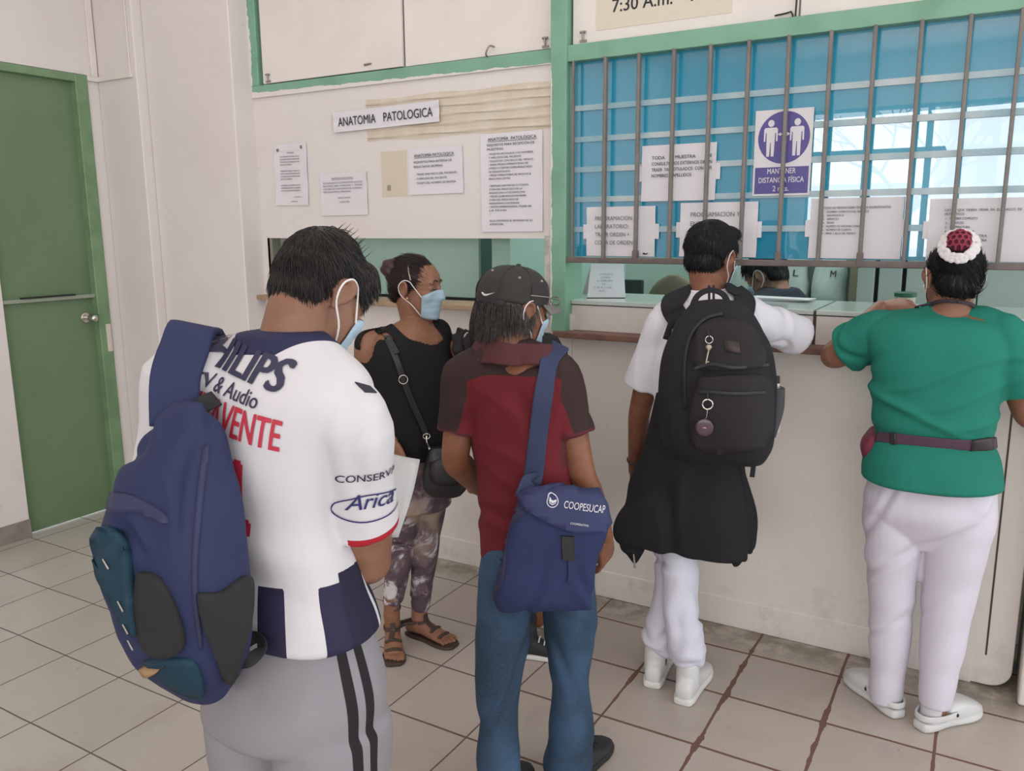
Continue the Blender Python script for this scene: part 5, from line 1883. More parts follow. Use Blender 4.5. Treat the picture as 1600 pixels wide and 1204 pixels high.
# jeans
jn = [loft([fg.row(748, 916, 900, .80), fg.row(752, 908, 868, .80), fg.row(758, 898, 835, .78), fg.row(760, 892, 800, .76)], cap=.1)]
jn.append(limb(P, W, up=fg.f, cap=.08))
jn.append(limb(P2, W2, up=fg.f, cap=.08))
jme = fuse(jn, .006, 4)
displace(jme, lambda c, n: vnoise(c, 15, 43) * .004 + vnoise(c * [1, 1, 2.2], 24, 44) * .003 * np.clip(1.1 - c[:, 2] * 1.2, .2, 1))
wrinkle(jme, 0.0090, 16, 9, .2, (1, 1, .8))
t = NT('denim')
p = t.obj()
nz = t.noise(3.2, 4, .6, p)
z = t.xyz(t.pos())[2]
c = t.mix(t.ramp(nz, .38, .68), lin('2c3c4d'), lin('3c546e'))
c = t.mix(t.math('MULTIPLY', t.ramp(t.noise(260, 2, .5, p), .4, .7), .10), c, lin('6b7f96'))
t.col(c)
t.b.inputs['Roughness'].default_value = .85
t.b.inputs['Specular IOR Level'].default_value = .2
t.bump(t.noise(420, 2, .5, p), .2, .002)
part('jeans', jme, t.m, fg.root)
shoe(P2[-1].xy.to_3d() - fg.f * .05 + fg.r * .012, fg.f + fg.r * .22, .255, .047, 'shoe_black', 'sole_black', parent=fg.root, h=.08)
shoe(P[-1].xy.to_3d() - fg.f * .07, fg.f, .27, .047, 'shoe_black', 'sole_black', parent=fg.root, h=.08)

# hair under the cap
H = HM4
hme = fuse([xf(H, ellipsoid((0, -.020, .024), (.0785, .100, .084), n=30, m=20)), xf(H, ellipsoid((0, -.060, -.034), (.062, .046, .050))), xf(H, ellipsoid((.064, -.026, -.01), (.016, .030, .034))), xf(H, ellipsoid((-.064, -.026, -.01), (.016, .030, .034)))], .005, 3)
displace(hme, lambda c, n: vnoise(c, 55, 45) * .003)
hb = bvh_of(hme)
sd = seeds_of(hme, 2400, lambda c: (lambda l: l.z < .02 and l.y < .02)(H.inverted() @ Vector(c)), 14)
hme = add_shape(hme, strands(hb, sd, lambda p, n: Vector((0, 0, -1)) + n * .15, .045, .12, .0012, 4, .45, 15))
part('hair', hme, hair_mat('hair_grey_black', '3a3634', '57524e', .6), fg.root)
# cap
capm = mat('cap_cloth', '302d2a', .85, vary=.15, vscale=20, bump=.2, bscale=300)
cs = []
for z_, k in ((.020, 1.0), (.045, 1.0), (.075, .93), (.098, .76), (.112, .50), (.119, .22)):
    cs.append((np.array(H @ Vector((0, -.016, z_))), np.array(H.to_3x3() @ Vector((.0865 * k, 0, 0))), np.array(H.to_3x3() @ Vector((0, .108 * k, 0))), 2.15))
cme = fuse([loft(cs, n=36, cap=.1)], .005, 3)
displace(cme, lambda c, n: vnoise(c, 30, 46) * .0015)
cbv4 = bvh_of(cme)
cap = root('baseball_cap', HC4 + Vector((0, 0, .05)), 'dark grey baseball cap with a small white tick', 'cap')
part('crown', cme, capm, cap)
G = []
for j in range(6):
    G.append([H @ Vector((math.sin(R(a)) * (.083 + .0 * j), -.016 + math.cos(R(a)) * .104 + .068 * (j / 5) * math.cos(R(a * 1.1)) ** .8, .028 - .012 * (j / 5) - .020 * (math.sin(R(a)) ** 2) * (.3 + j / 5))) for a in range(-62, 63, 6)])
MB().grid(G).build('brim', mat('brim_grey', '6f6c69', .7), cap, smooth=True, solid=.004)
def cpatch(name, loc_pts, dirs, w_, th, m):
    P, N = drape([H @ Vector(q) for q in loc_pts], [H.to_3x3() @ Vector(q) for q in dirs], cbv4, .001)
    MB().add(*strap_band(P, N, w_, th)).build(name, m, cap, smooth=True)
for a in (-150, -90, -30, 30, 90, 150):
    cpatch('seam', [(.2 * math.sin(R(a)) * q, -.016 + .2 * math.cos(R(a)) * q, .02 + (1 - q) * .2) for q in (1, .8, .6, .4, .2)], [(math.sin(R(a)) * q, math.cos(R(a)) * q, 1 - q) for q in (1, .8, .6, .4, .2)], .003, .0015, mat('cap_seam', '2b2826', .9))
for a in (-120, -60, 0, 60, 120, 180):
    p, n_ = drape([H @ Vector((.09 * math.sin(R(a)), -.016 + .09 * math.cos(R(a)), .10))], [H.to_3x3() @ Vector((math.sin(R(a)), math.cos(R(a)), .9))], cbv4, .001)
    MB().add(*ellipsoid(p[0], (.0042, .0042, .0036))).build('eyelet', mat('eyelet_grey', '8b867f', .6), cap, smooth=True)
MB().add(*ellipsoid(H @ Vector((0, -.016, .124)), (.007, .007, .004))).build('top_button', capm, cap, smooth=True)
sw = [(-.019, .004), (-.017, -.001), (-.012, -.005), (-.005, -.005), (.005, -.001), (.019, .005), (.004, .0010), (-.006, -.0005), (-.011, .0005), (-.014, .004)]
ctr, n_ = px_line([(763, 459)], cbv4, 0.0)
on_surface([([Vector((a * 1.0, b, 0)) for a, b in sw], [tuple(range(len(sw)))])], ctr[0], fg.side, Vector((0, 0, 1)) + fg.side * .12, cbv4, 'tick_emblem', mat('white_thread', 'd3cfca', .7), cap, .0012, .004)
MB().add(*strap_band(*drape([H @ Vector((-.2 * math.sin(R(a)), -.016 - .2 * math.cos(R(a)), .018)) for a in range(-40, 41, 10)], [H.to_3x3() @ Vector((-math.sin(R(a)), -math.cos(R(a)), 0)) for a in range(-40, 41, 10)], hb, .006), .022, .003)).build('rear_strap', M['black'], cap, smooth=True)
# glasses pushed onto the cap brim
gl_ = root('spectacles', H @ Vector((0, .09, .05)), 'clear spectacles resting on the brim of the dark grey cap', 'glasses')
for s in (-1, 1):
    ring = [H @ Vector((s * (.034 + .022 * math.cos(a)), .116 - .004 * abs(math.cos(a)), .040 + .012 * math.sin(a))) for a in np.linspace(0, 2 * math.pi, 18)]
    MB().add(*limb(ring, [.0018] * 18, n=6, sub=2)).build('rim', M['steel'], gl_, smooth=True)
    MB().add(*limb([H @ Vector((s * .056, .112, .044)), H @ Vector((s * .084, .04, .048)), H @ Vector((s * .089, -.02, .046))], [.0018] * 3, n=6)).build('temple', M['steel'], gl_, smooth=True)
face_mask(fg.root, HM4, head_bvh(HM4))

# blue shoulder bag
sb = root('shoulder_bag', fg.px(860, 860, -.2), 'blue canvas shoulder bag with white lettering on its flap', 'bag')
cv_m = mat('blue_canvas', '2f3658', .8, vary=.12, vscale=10, bump=.2, bscale=350, spec=.2)
OFB = -.20
def sec(a, b, c, d_, e=3.4, tw=.0):
    p, q = fg.px(a, c, OFB), fg.px(b, c, OFB + .04)
    u = (q - p) / 2
    v = Vector((-u.y, u.x, 0)).normalized()
    return (np.array((p + q) / 2), np.array(u), np.array(v) * d_, e)
bs_ = [sec(782, 925, 950, .018), sec(776, 928, 930, .036), sec(784, 932, 880, .042), sec(794, 948, 830, .042), sec(804, 952, 800, .036), sec(814, 936, 768, .028)]
me = fuse([loft(bs_, n=36, cap=.15)], .005, 3)
displace(me, lambda c, n: vnoise(c, 16, 47) * .005)
wrinkle(me, 0.0072, 18, 10, .2)
sbv = bvh_of(me)
part('bag_body', me, cv_m, sb)
vs, fs = patch_px([(818, 742), (868, 744), (905, 768), (934, 766), (946, 790), (952, 815), (944, 829), (900, 832), (858, 818), (822, 796), (812, 775)], sbv, .010, .008, smooth_px=False)
fl = MB().add(vs, fs)
flo = fl.build('flap', mat('blue_canvas_flap', '2e345a', .75, vary=.08, bump=.2, bscale=350), sb, smooth=True)
fbv = BVHTree.FromPolygons(fl.v, fl.f)
wh = mat('print_white', 'cfccd0', .7)
c0, n0 = px_line([(863, 783), (880, 788), (938, 796)], fbv, 0)
rt_ = (c0[2] - c0[1]).normalized()
upb = Vector((0, 0, 1))
ring = [(.0155 * math.cos(a), .0155 * math.sin(a)) for a in np.linspace(0, 2 * math.pi, 32, endpoint=False)]
n = 32
q1 = ([Vector((x, y, 0)) for x, y in ring] + [Vector((x * .86, y * .86, 0)) for x, y in ring], [(k, (k + 1) % n, n + (k + 1) % n, n + k) for k in range(n)])
book = ([Vector(q + (0,)) for q in ((-.010, .000), (0, -.004), (.010, .000), (.009, .007), (0, .003), (-.009, .007))], [(0, 1, 4, 5), (1, 2, 3, 4)])
book2 = ([Vector(q + (0,)) for q in ((-.009, -.004), (0, -.009), (.009, -.004), (.009, -.002), (0, -.006), (-.009, -.002))], [(0, 1, 4, 5), (1, 2, 3, 4)])
on_surface([q1, book, book2], c0[0], rt_, upb, fbv, 'bag_emblem', wh, sb, .0045, .004)
on_surface([fit_text('COOPESUCAP', .020, .115, .006, 'LEFT')], c0[1] + Vector((0, 0, -.008)), rt_, upb, fbv, 'lettering', wh, sb, .0022, .008)
c1, n1 = px_line([(905, 824)], fbv, 0)
on_surface([fit_text('COOPERATIVA', .006, .05, .01, 'CENTER')], c1[0] + Vector((0, 0, .006)), rt_, upb, fbv, 'subtitle', wh, sb, .0022, .008)
vs, fs = patch_px([(877, 836), (896, 837), (896, 874), (878, 873)], sbv, .008, .010, smooth_px=False, cut=6)
MB().add(vs, fs).build('clasp', M['black'], sb, smooth=False)
P, N = px_line([(889, 872), (890, 895), (888, 908)], sbv, .004)
MB().add(*strap_band(P, N, .012, .003)).build('clasp_webbing', mat('webbing_navy', '23284a', .8), sb, smooth=True)
Ps, Ns = px_line([(834, 742), (840, 680), (848, 620), (854, 580), (860, 560)], bvp, .006)
P2_, N2_ = drape([fg.w(.09, .02, 1.40), fg.w(.085, .07, 1.33), fg.w(.07, .12, 1.22), fg.w(.10, .14, 1.0)], [Vector((0, 0, 1)), fg.f + Vector((0, 0, .6)), fg.f, fg.f], bvp, .006)
cam_n = (-fg.view + Vector((0, 0, .2))).normalized()
MB().add(*strap_band([fg.px(818, 780, OFB + .01), fg.px(828, 755, -.16)] + Ps + P2_, [cam_n, cam_n] + Ns + N2_, .052, .005)).build('bag_strap', mat('strap_navy', '2d3452', .8, bump=.2, bscale=300), sb, smooth=True)
vs, fs = patch_px([(806, 765), (824, 770), (822, 800), (796, 830), (788, 900), (778, 925), (775, 910), (790, 830)], sbv, .003, .006)
MB().add(vs, fs).build('side_gusset', mat('gusset_navy', '2a2c48', .8), sb, smooth=True)
# ---------------------------------------------------------------- the young man in white with the black backpack
SK5 = skin_mat('skin_young_man', '825541', '734836')
_p = atd(1090, 600, 2.84)
F5 = Fig(_p.x, _p.y, -2, 'young man in white polo shirt and trousers leaning on the counter')
fg = F5
rows = [fg.row(1010, 1150, 800, .68), fg.row(1012, 1152, 740, .68), fg.row(1018, 1160, 690, .68), fg.row(1022, 1168, 640, .66), fg.row(1024, 1178, 590, .62), fg.row(1024, 1186, 545, .58, .02), fg.row(1024, 1188, 510, .54, .04, 2.5), fg.row(1032, 1182, 485, .52, .06, 2.5), fg.row(1052, 1166, 466, .54, .08, 2.3), fg.row(1078, 1148, 452, .68, .09, 2)]
HC5 = fg.px(1112, 402, .14)
HM5 = Matrix.Translation(HC5) @ rotm(14, 6, 5) @ Matrix.Scale(.98, 4)
neck0, neck1 = fg.px(1108, 472, .08), HM5 @ Vector((0, -.03, -.05))
shL, shR = fg.px(1035, 502, .05), fg.px(1185, 500, .08)
elL, haL = fg.px(1000, 640, .10), fg.px(992, 735, .20)
elR = fg.px(1252, 528, .19)
haR = fg.px(1205, 505, .42)
def leg_of(F, lst, ratio=1.0):
    P, W = [], []
    for a, b, c, off in lst:
        p, q = F.px(a, c, off), F.px(b, c, off)
        P.append((p + q) / 2)
        W.append(((q - p).length / 2, (q - p).length / 2 * ratio))
    return P, W
PL, WL = leg_of(fg, [(1015, 1085, 760, .02), (1018, 1082, 800, .02), (1022, 1080, 850, .02), (1024, 1072, 900, .03), (1018, 1068, 950, .03), (1005, 1064, 985, .02), (1003, 1060, 1008, .01), (1006, 1050, 1018, .0)], 1.1)
PR, WR = leg_of(fg, [(1045, 1120, 760, -.02), (1040, 1105, 800, -.03), (1034, 1096, 850, -.05), (1034, 1092, 900, -.06), (1036, 1092, 950, -.07), (1045, 1098, 990, -.08), (1048, 1102, 1020, -.08), (1054, 1098, 1034, -.085)], 1.1)
body = [loft(scaled(rows[:-1], .90), cap=.2)] + [xf(HM5, q) for q in head_shapes()]
body.append(limb([neck0, neck0.lerp(neck1, .5), neck1], [.066, .056, .056], up=fg.f))
for a, b, c in ((shL, elL, haL), (shR, elR, haR)):
    body.append(limb([a, a.lerp(b, .5), b, b.lerp(c, .35), c], [.048, .044, .039, .037, .025], up=(0, 0, 1) if a is shR else fg.f))
for P in (PL, PR):
    body.append(limb(P[:-1] + [Vector((P[-1].x, P[-1].y, .06))], [.05] * 3 + [.042, .038, .034, .032, .032], up=fg.f))
bme = fuse(body, .0042, 3)
bme = join(bme, hand(-1, (20, 30, 20)), aim(haL, Vector((0, 0, -1)) + fg.f * .25, fg.r))
bme = join(bme, hand(1, (25, 35, 25)), aim(haR, fg.f * .5 - fg.r * .8, Vector((0, 0, -1))))
bv5 = bvh_of(bme)
part('body', bme, SK5, fg.root)
cL, cR = shL.lerp(elL, .72), shR.lerp(elR, .93)
pp = [loft(rows, cap=.1), limb([fg.px(1066, 478, .07), shL, shL.lerp(elL, .4), cL], [.055, .062, .070, .082], up=fg.f, cap=.08), limb([fg.px(1155, 476, .08), shR, shR.lerp(elR, .5), cR], [.055, .064, .068, .066], up=(0, 0, 1), cap=.15)]
pme = fuse(pp, .0052, 4)
displace(pme, lambda c, n: vnoise(c, 14, 51) * .004 + vnoise(c * [1, 1, .4], 38, 52) * .002)
wrinkle(pme, 0.0090, 17, 11, .2, (1, 1, .6))
bvp5 = bvh_of(pme)
polo = part('polo_shirt', pme, mat('white_polo', 'd4d2d8', .8, bump=.15, bscale=260, spec=.2), fg.root)
pts, ns = [], []
for k in range(25):
    a = 2 * math.pi * k / 24
    q = -fg.f * math.cos(a) + fg.r * math.sin(a)
    pts.append(neck0.lerp(neck1, .36) + Vector((0, 0, -.012)) + q * .070 + fg.f * .004)
    ns.append((q + Vector((0, 0, .4))).normalized())
MB().add(*strap_band(pts, ns, .036, .007, 2)).build('collar', mat('white_collar', 'd4d2d8', .8), polo, smooth=True)
# trousers and shoes
tj = [loft([fg.row(1010, 1150, 800, .72), fg.row(1012, 1150, 750, .72), fg.row(1016, 1152, 710, .70)], cap=.1), limb(PL, WL, up=fg.f, cap=.06), limb(PR, WR, up=fg.f, cap=.06)]
tme = fuse(tj, .0055, 3)
displace(tme, lambda c, n: vnoise(c, 17, 53) * .004 + np.sin(c[:, 2] * 95 + vnoise(c, 14, 54) * 2.5) * .0045 * np.clip(1 - c[:, 2] / .32, 0, 1))
wrinkle(tme, 0.0072, 18, 12, .2, (1, 1, .8))
part('trousers', tme, mat('white_drill', 'cccbd6', .85, bump=.12, bscale=300, spec=.2), fg.root)
shoe(Vector((PL[-1].x, PL[-1].y, 0)) - fg.f * .055, fg.f * 1 - fg.r * .15, .27, .047, parent=fg.root, h=.10)
shoe(Vector((PR[-1].x, PR[-1].y, 0)) - fg.f * .06, fg.f * 1 + fg.r * .0, .27, .047, parent=fg.root, h=.10)
# hair
H = HM5
hme = fuse([xf(H, ellipsoid((0, -.018, .046), (.084, .104, .084), n=30, m=20)), xf(H, ellipsoid((0, -.058, -.008), (.066, .050, .054))), xf(H, ellipsoid((0, .06, .088), (.064, .044, .030)))], .0045, 3)
displace(hme, lambda c, n: vnoise(c, 60, 55) * .002)
hb = bvh_of(hme)
cr5 = H @ Vector((0, -.06, .11))
sd = seeds_of(hme, 4200, lambda c: (H.inverted() @ Vector(c)).y < .05, 24)
hme = add_shape(hme, strands(hb, sd, lambda p, n: ((p - cr5) - n * (p - cr5).dot(n)).normalized() + Vector((0, 0, -.4)), .028, .14, .0011, 4, .3, 25))
part('hair', hme, hair_mat('hair_black', '1c1b1e', '121114', .45), fg.root)
face_mask(fg.root, HM5, head_bvh(HM5))
# bracelet
br_ = elL.lerp(haL, .82)
dd = (haL - elL).normalized()
u = dd.orthogonal().normalized()
v = dd.cross(u)
MB().add(*limb([br_ + u * .030 * math.cos(a) + v * .030 * math.sin(a) for a in np.linspace(0, 2 * math.pi, 20)], [.0045] * 20, n=8, sub=2)).build('bracelet', mat('dark_beads', '3a2c25', .6), fg.root, smooth=True)

# dark hoodie tied round the waist
hd = root('hoodie', fg.w(0, -.12, .62), 'black jacket tied round the waist of the young man', 'jacket')
secs = [fg.row(1026, 1150, 612, .78, -.01), fg.row(1021, 1150, 650, .80, -.01), fg.row(1012, 1156, 700, .78, -.01), fg.row(992, 1166, 755, .72, -.01, 2.6), fg.row(974, 1175, 800, .66, -.01, 2.8), fg.row(967, 1175, 836, .62, -.01, 3.0), fg.row(968, 1173, 848, .60, -.01, 3.0)]
hs_ = [loft(secs, cap=.01)]
hs_.append(limb([fg.px(996, 815, -.02), fg.px(992, 848, -.03), fg.px(993, 860, -.03), fg.px(993, 876, -.03)], [(.03, .05), (.046, .05), (.030, .04), (.005, .015)], up=fg.f))
hs_.append(limb([fg.px(1152, 815, -.02), fg.px(1152, 848, -.03), fg.px(1150, 862, -.03), fg.px(1148, 885, -.03)], [(.03, .05), (.040, .05), (.028, .04), (.005, .015)], up=fg.f))
jme = fuse(hs_, .0055, 3)
displace(jme, lambda c, n: vnoise(c, 12, 56) * .006 + vnoise(c * [1, 1, .3], 36, 57) * .004)
# cut out below: an open hanging hem
hm_ = mat('black_fleece', '28272a', .9, vary=.15, bump=.2, bscale=300, spec=.15)
wrinkle(jme, 0.0126, 16, 13, .2, (1, 1, .35))
part('jacket_body', jme, hm_, hd)
MB().add(*limb([fg.px(990, 866, -.08), fg.px(992, 886, -.08)], [.003, .004], n=8)).build('zip_end', M['steel'], hd, smooth=True)
# black backpack
bp5 = root('backpack', fg.w(.02, -.25, .85), 'large black backpack worn by the young man in white', 'backpack')
OF = -.19
br = [(1052, 1196, 712), (1036, 1206, 690), (1033, 1210, 640), (1036, 1212, 590), (1042, 1206, 545), (1052, 1192, 515), (1066, 1178, 490), (1080, 1160, 472)]
bs_ = [fg.row(a, b, c, r_, OF, 3.2) for (a, b, c), r_ in zip(br, (.55, .62, .66, .66, .62, .56, .52, .5))]
me = fuse([loft(bs_, n=40, cap=.18)], .0055, 3)
displace(me, lambda c, n: vnoise(c, 16, 58) * .004 + vnoise(c, 40, 59) * .0015)
wrinkle(me, 0.0054, 18, 14, .2)
kb = bvh_of(me)
km = mat('black_nylon', '252326', .75, vary=.12, bump=.2, bscale=350, spec=.25)
km2 = mat('black_nylon_pocket', '2b282b', .75, vary=.1, bump=.2, bscale=350, spec=.25)
part('bag_body', me, km, bp5)
def kpatch(name, poly, m, off, th, sm=True):
    vs, fs = patch_px(poly, kb, off, th, smooth_px=sm)
    return MB().add(vs, fs).build(name, m, bp5, smooth=True)
kpatch('upper_pocket', [(1092, 512), (1120, 498), (1165, 505), (1186, 530), (1194, 568), (1150, 578), (1088, 574), (1086, 540)], km2, .012, .016)
kpatch('lower_pocket', [(1098, 590), (1150, 586), (1196, 590), (1202, 640), (1194, 692), (1150, 704), (1090, 698), (1080, 650)], km2, .020, .024)
kpatch('leather_patch', [(1134, 534), (1155, 536), (1157, 553), (1136, 550)], mat('patch_brown', '3b2f2d', .6), .016, .018, False)
zm = mat('zip_black', '19181a', .5)
for nm, ln, o_ in (('upper_zip', [(1084, 576), (1115, 570), (1150, 574), (1196, 570)], .016), ('lower_zip', [(1096, 612), (1110, 611), (1150, 613), (1190, 611)], .025), ('main_zip', [(1072, 640), (1070, 580), (1078, 530), (1100, 500), (1130, 490)], .006)):
    P, N = px_line(ln, kb, o_)
    MB().add(*strap_band(P, N, .010, .004)).build(nm, zm, bp5, smooth=True)
# key on a ring
def ring_at(c, rad, r, name, m, u, v, par):
    pts = [c + u * rad * math.cos(a) + v * rad * math.sin(a) for a in np.linspace(0, 2 * math.pi, 20)]
    MB().add(*limb(pts, [r] * 20, n=8, sub=2)).build(name, m, par, smooth=True)
fk = root('key', fg.px(1110, 550, OF - .15), 'metal key hanging from the upper zip of the black backpack', 'key')
brass = mat('key_metal', '9b9280', .4, metal=.8)
P, N = px_line([(1109, 519), (1110, 534), (1110, 545), (1109, 569)], kb, .030)
ring_at(P[1], .011, .0018, 'split_ring', M['chrome'], fg.side, Vector((0, 0, 1)), fk)
MB().add(*limb([P[0], P[1] + Vector((0, 0, .01))], [.004, .003], n=8)).build('zip_pull', M['black'], fk, smooth=True)
MB().add(*limb([P[2] + Vector((0, 0, .006)), P[2], P[2] - Vector((0, 0, .008))], [(.007, .003), (.010, .003), (.005, .003)], n=12, up=fg.view)).build('bow', brass, fk, smooth=True)
mb = MB().add(*limb([P[2] - Vector((0, 0, .008)), P[3]], [(.0028, .002), (.0028, .002)], n=8, up=fg.view))
mb.add(*limb([P[3] + Vector((0, 0, .004)) , P[3] + Vector((0, 0, .004)) + fg.side * .008], [.0028, .0028], n=8))
mb.build('blade', brass, fk, smooth=True)
ft_ = root('key_tag', fg.px(1105, 655, OF - .17), 'round pink tag hanging from the lower zip of the black backpack', 'tag')
P, N = px_line([(1110, 609), (1110, 628), (1108, 645), (1105, 661)], kb, .040)
ring_at(P[1], .015, .0028, 'split_ring', M['chrome'], fg.side, Vector((0, 0, 1)), ft_)
MB().add(*limb([P[0], P[1] + Vector((0, 0, .014))], [.003, .003], n=8)).build('zip_pull', M['black'], ft_, smooth=True)
MB().add(*limb([P[1] - Vector((0, 0, .014)), P[2], P[3] + Vector((0, 0, .026))], [.0016] * 3, n=6)).build('chain', M['chrome'], ft_, smooth=True)
nn = -fg.view
MB().add(*limb([P[3] - nn * .003, P[3] + nn * .003], [.027, .027], n=28, cap=.1)).build('clear_disc', mat('disc_clear', '4a3540', .25), ft_, smooth=True)
MB().add(*limb([P[3], P[3] + nn * .0045], [.016, .016], n=24, cap=.05)).build('pink_disc', mat('disc_pink', '8e3a63', .35), ft_, smooth=True)
MB().add(*ellipsoid(P[3] + nn * .005, (.007, .004, .002))).build('tag_mark', mat('disc_mark', 'c98fae', .4), ft_, smooth=True)
# straps over the shoulders, grab loop, side pocket with a bottle
for side, top in ((-1, [(1062, 500), (1050, 478), (1062, 464)]), (1, [(1160, 486), (1160, 466), (1146, 456)])):
    P, N = px_line(top, bvp5, .012)
    rr = -.075 if side < 0 else .10
    P2_, N2_ = drape([fg.w(rr, .12, 1.40), fg.w(rr * 1.1, .18, 1.32), fg.w(rr * 1.3, .2, 1.2), fg.w(rr * 1.7, .16, 1.0)], [Vector((0, 0, 1)) + fg.f * .3, fg.f, fg.f, fg.f], bvp5, .010)
    MB().add(*strap_band([fg.px(1078 if side < 0 else 1150, 512, OF + .02)] + P + P2_, [-fg.view] * 1 + N + N2_, .075, .012)).build('shoulder_strap', km, bp5, smooth=True)
lp_ = [fg.px(a, b, OF + .06 + c) for a, b, c in ((1080, 484, 0), (1090, 462, .03), (1110, 453, .05), (1130, 460, .04), (1140, 480, 0))]
MB().add(*strap_band(lp_, [(-fg.view + Vector((0, 0, 1))).normalized()] * 5, .020, .007)).build('grab_loop', km, bp5, smooth=True)
for x_ in (1108, 1115):
    MB().add(*limb([fg.px(x_, 447, OF + .12), fg.px(x_, 470, OF + .08)], [.004, .004], n=8)).build('hang_loop', km, bp5, smooth=True)
sp = [(np.array(fg.px((a + b) / 2, c, OF + .05)), np.array(fg.side) * w_, np.array(fg.view) * .035, 2.8) for a, b, c, w_ in ((1192, 1212, 680, .020), (1194, 1222, 640, .032), (1198, 1224, 606, .030))]
MB().add(*loft(sp, cap=.1)).build('side_pocket', mat('grey_mesh', '434246', .8, bump=.3, bscale=500), bp5, smooth=True)
bo5 = root('bottle', fg.px(1212, 620, OF + .05), 'white capped bottle in the side pocket of the black backpack', 'bottle')
MB().add(*limb([fg.px(1208, 670, OF + .05), fg.px(1210, 610, OF + .05), fg.px(1212, 600, OF + .05)], [.022, .022, .014], n=20)).build('bottle_body', mat('bottle_white', 'bcbcb8', .4), bo5, smooth=True)
MB().add(*limb([fg.px(1212, 600, OF + .05), fg.px(1212, 588, OF + .05)], [.013, .013], n=18, cap=.2)).build('bottle_cap', M['black'], bo5, smooth=True)
MB().add(*strap_band([fg.px(1176, 708, OF + .05), fg.px(1177, 728, OF + .05), fg.px(1175, 745, OF + .05)], [-fg.view] * 3, .016, .004)).build('webbing_tail', km, bp5, smooth=True)
MB().add(*strap_band([fg.px(1050, 500, OF + .07), fg.px(1040, 530, OF + .07)], [-fg.view] * 2, .02, .01)).build('strap_ladder', km, bp5, smooth=True)
# ---------------------------------------------------------------- the nurse in the green top
SK6 = skin_mat('skin_nurse', '8a5f4b', '7c523f')
_p = atd(1462, 650, 2.66)
F6 = Fig(_p.x, _p.y, -4, 'woman in a green scrub top and white trousers at the counter')
fg = F6
rows = [fg.row(1344, 1571, 748, .80), fg.row(1348, 1568, 718, .76), fg.row(1362, 1561, 686, .68), fg.row(1364, 1563, 650, .68), fg.row(1366, 1570, 610, .66), fg.row(1364, 1574, 575, .62, e=2.5), fg.row(1358, 1578, 545, .56, e=2.6), fg.row(1354, 1578, 518, .52, .01, 2.6), fg.row(1374, 1570, 499, .50, .02, 2.5), fg.row(1412, 1550, 488, .46, .03, 2.2), fg.row(1438, 1528, 480, .50, .03, 2), fg.row(1444, 1522, 472, .54, .03, 2)]
HC6 = fg.px(1488, 436, .05)
HM6 = Matrix.Translation(HC6) @ rotm(-20, 6, 3) @ Matrix.Scale(.98, 4)
neck0, neck1 = fg.px(1484, 496, .03), HM6 @ Vector((0, -.03, -.05))
shL, shR = fg.px(1378, 520, .02), fg.px(1570, 520, .02)
elL = fg.px(1302, 556, .08)
haL = fg.px(1376, 480, .30)
elR, haR = fg.px(1604, 640, .05), fg.px(1640, 680, .18)
PL, WL = leg_of(fg, [(1356, 1452, 740, 0), (1349, 1452, 800, 0), (1351, 1444, 850, 0), (1356, 1434, 905, 0), (1358, 1427, 960, .0), (1358, 1422, 1010, .0), (1359, 1416, 1055, .0), (1360, 1412, 1092, .0)], 1.1)
PR, WR = leg_of(fg, [(1446, 1556, 740, -.0), (1446, 1560, 800, 0), (1442, 1548, 850, 0), (1440, 1532, 905, -.0), (1438, 1518, 960, -.01), (1436, 1508, 1010, -.02), (1434, 1498, 1055, -.03), (1434, 1488, 1100, -.04)], 1.1)
body = [loft(scaled(rows[:-1], .92), cap=.2)] + [xf(HM6, q) for q in head_shapes(.8)]
body.append(limb([neck0, neck0.lerp(neck1, .5), neck1], [.070, .058, .056], up=fg.f))
for a, b, c in ((shL, elL, haL), (shR, elR, haR)):
    body.append(limb([a, a.lerp(b, .5), b, b.lerp(c, .35), c], [.054, .050, .043, .040, .026], up=(0, 0, 1)))
for P in (PL, PR):
    body.append(limb(P[:-1] + [Vector((P[-1].x, P[-1].y, .05))], [.07, .07, .06, .055, .05, .045, .04, .036], up=fg.f))
bme = fuse(body, .0045, 3)
bme = join(bme, hand(-1, (20, 35, 25), k=.93), aim(haL, fg.px(1410, 476, .32) - haL, Vector((0, 0, -1)) + fg.f * .5))
bme = join(bme, hand(1, (20, 30, 20), k=.93), aim(haR, fg.f, Vector((0, 0, -1))))
bv6 = bvh_of(bme)
part('body', bme, SK6, fg.root)
cL, cR = shL.lerp(elL, .68), shR.lerp(elR, .78)
pp = [loft(rows, cap=.1), limb([fg.px(1484, 508, .03), fg.px(1425, 507, .03), shL], [.05, .050, .056]), limb([fg.px(1484, 508, .03), fg.px(1535, 503, .03), shR], [.056, .056, .056]), limb([fg.px(1408, 515, .02), shL, shL.lerp(elL, .4), cL], [.050, .068, .074, .076], up=(0, 0, 1), cap=.1), limb([fg.px(1548, 515, .02), shR, shR.lerp(elR, .4), cR], [.050, .068, .074, .076], up=(0, 0, 1), cap=.1)]
pme = fuse(pp, .0055, 5)
def fold6(co, no):
    r, f, z = fg.loc(co)
    a = vnoise(co, 11, 61) * .004 + vnoise(co * [.5, .5, 1.4], 26, 62) * .002
    zb = fg.px(1462, 690, -.1).z
    a -= .012 * np.exp(-((z - zb) / .022) ** 2)
    for k in range(4):
        a += .006 * np.exp(-((z - zb - .06 - .05 * k + .06 * np.sin(r * 9 + k)) / .014) ** 2)
    return a
displace(pme, fold6)
wrinkle(pme, 0.0072, 14, 15, .2, (1, 1, 1.2))
bv6p = bvh_of(pme)
top6 = part('scrub_top', pme, mat('scrub_green', '237665', .8, vary=.1, vscale=6, bump=.12, bscale=260, spec=.2), fg.root)
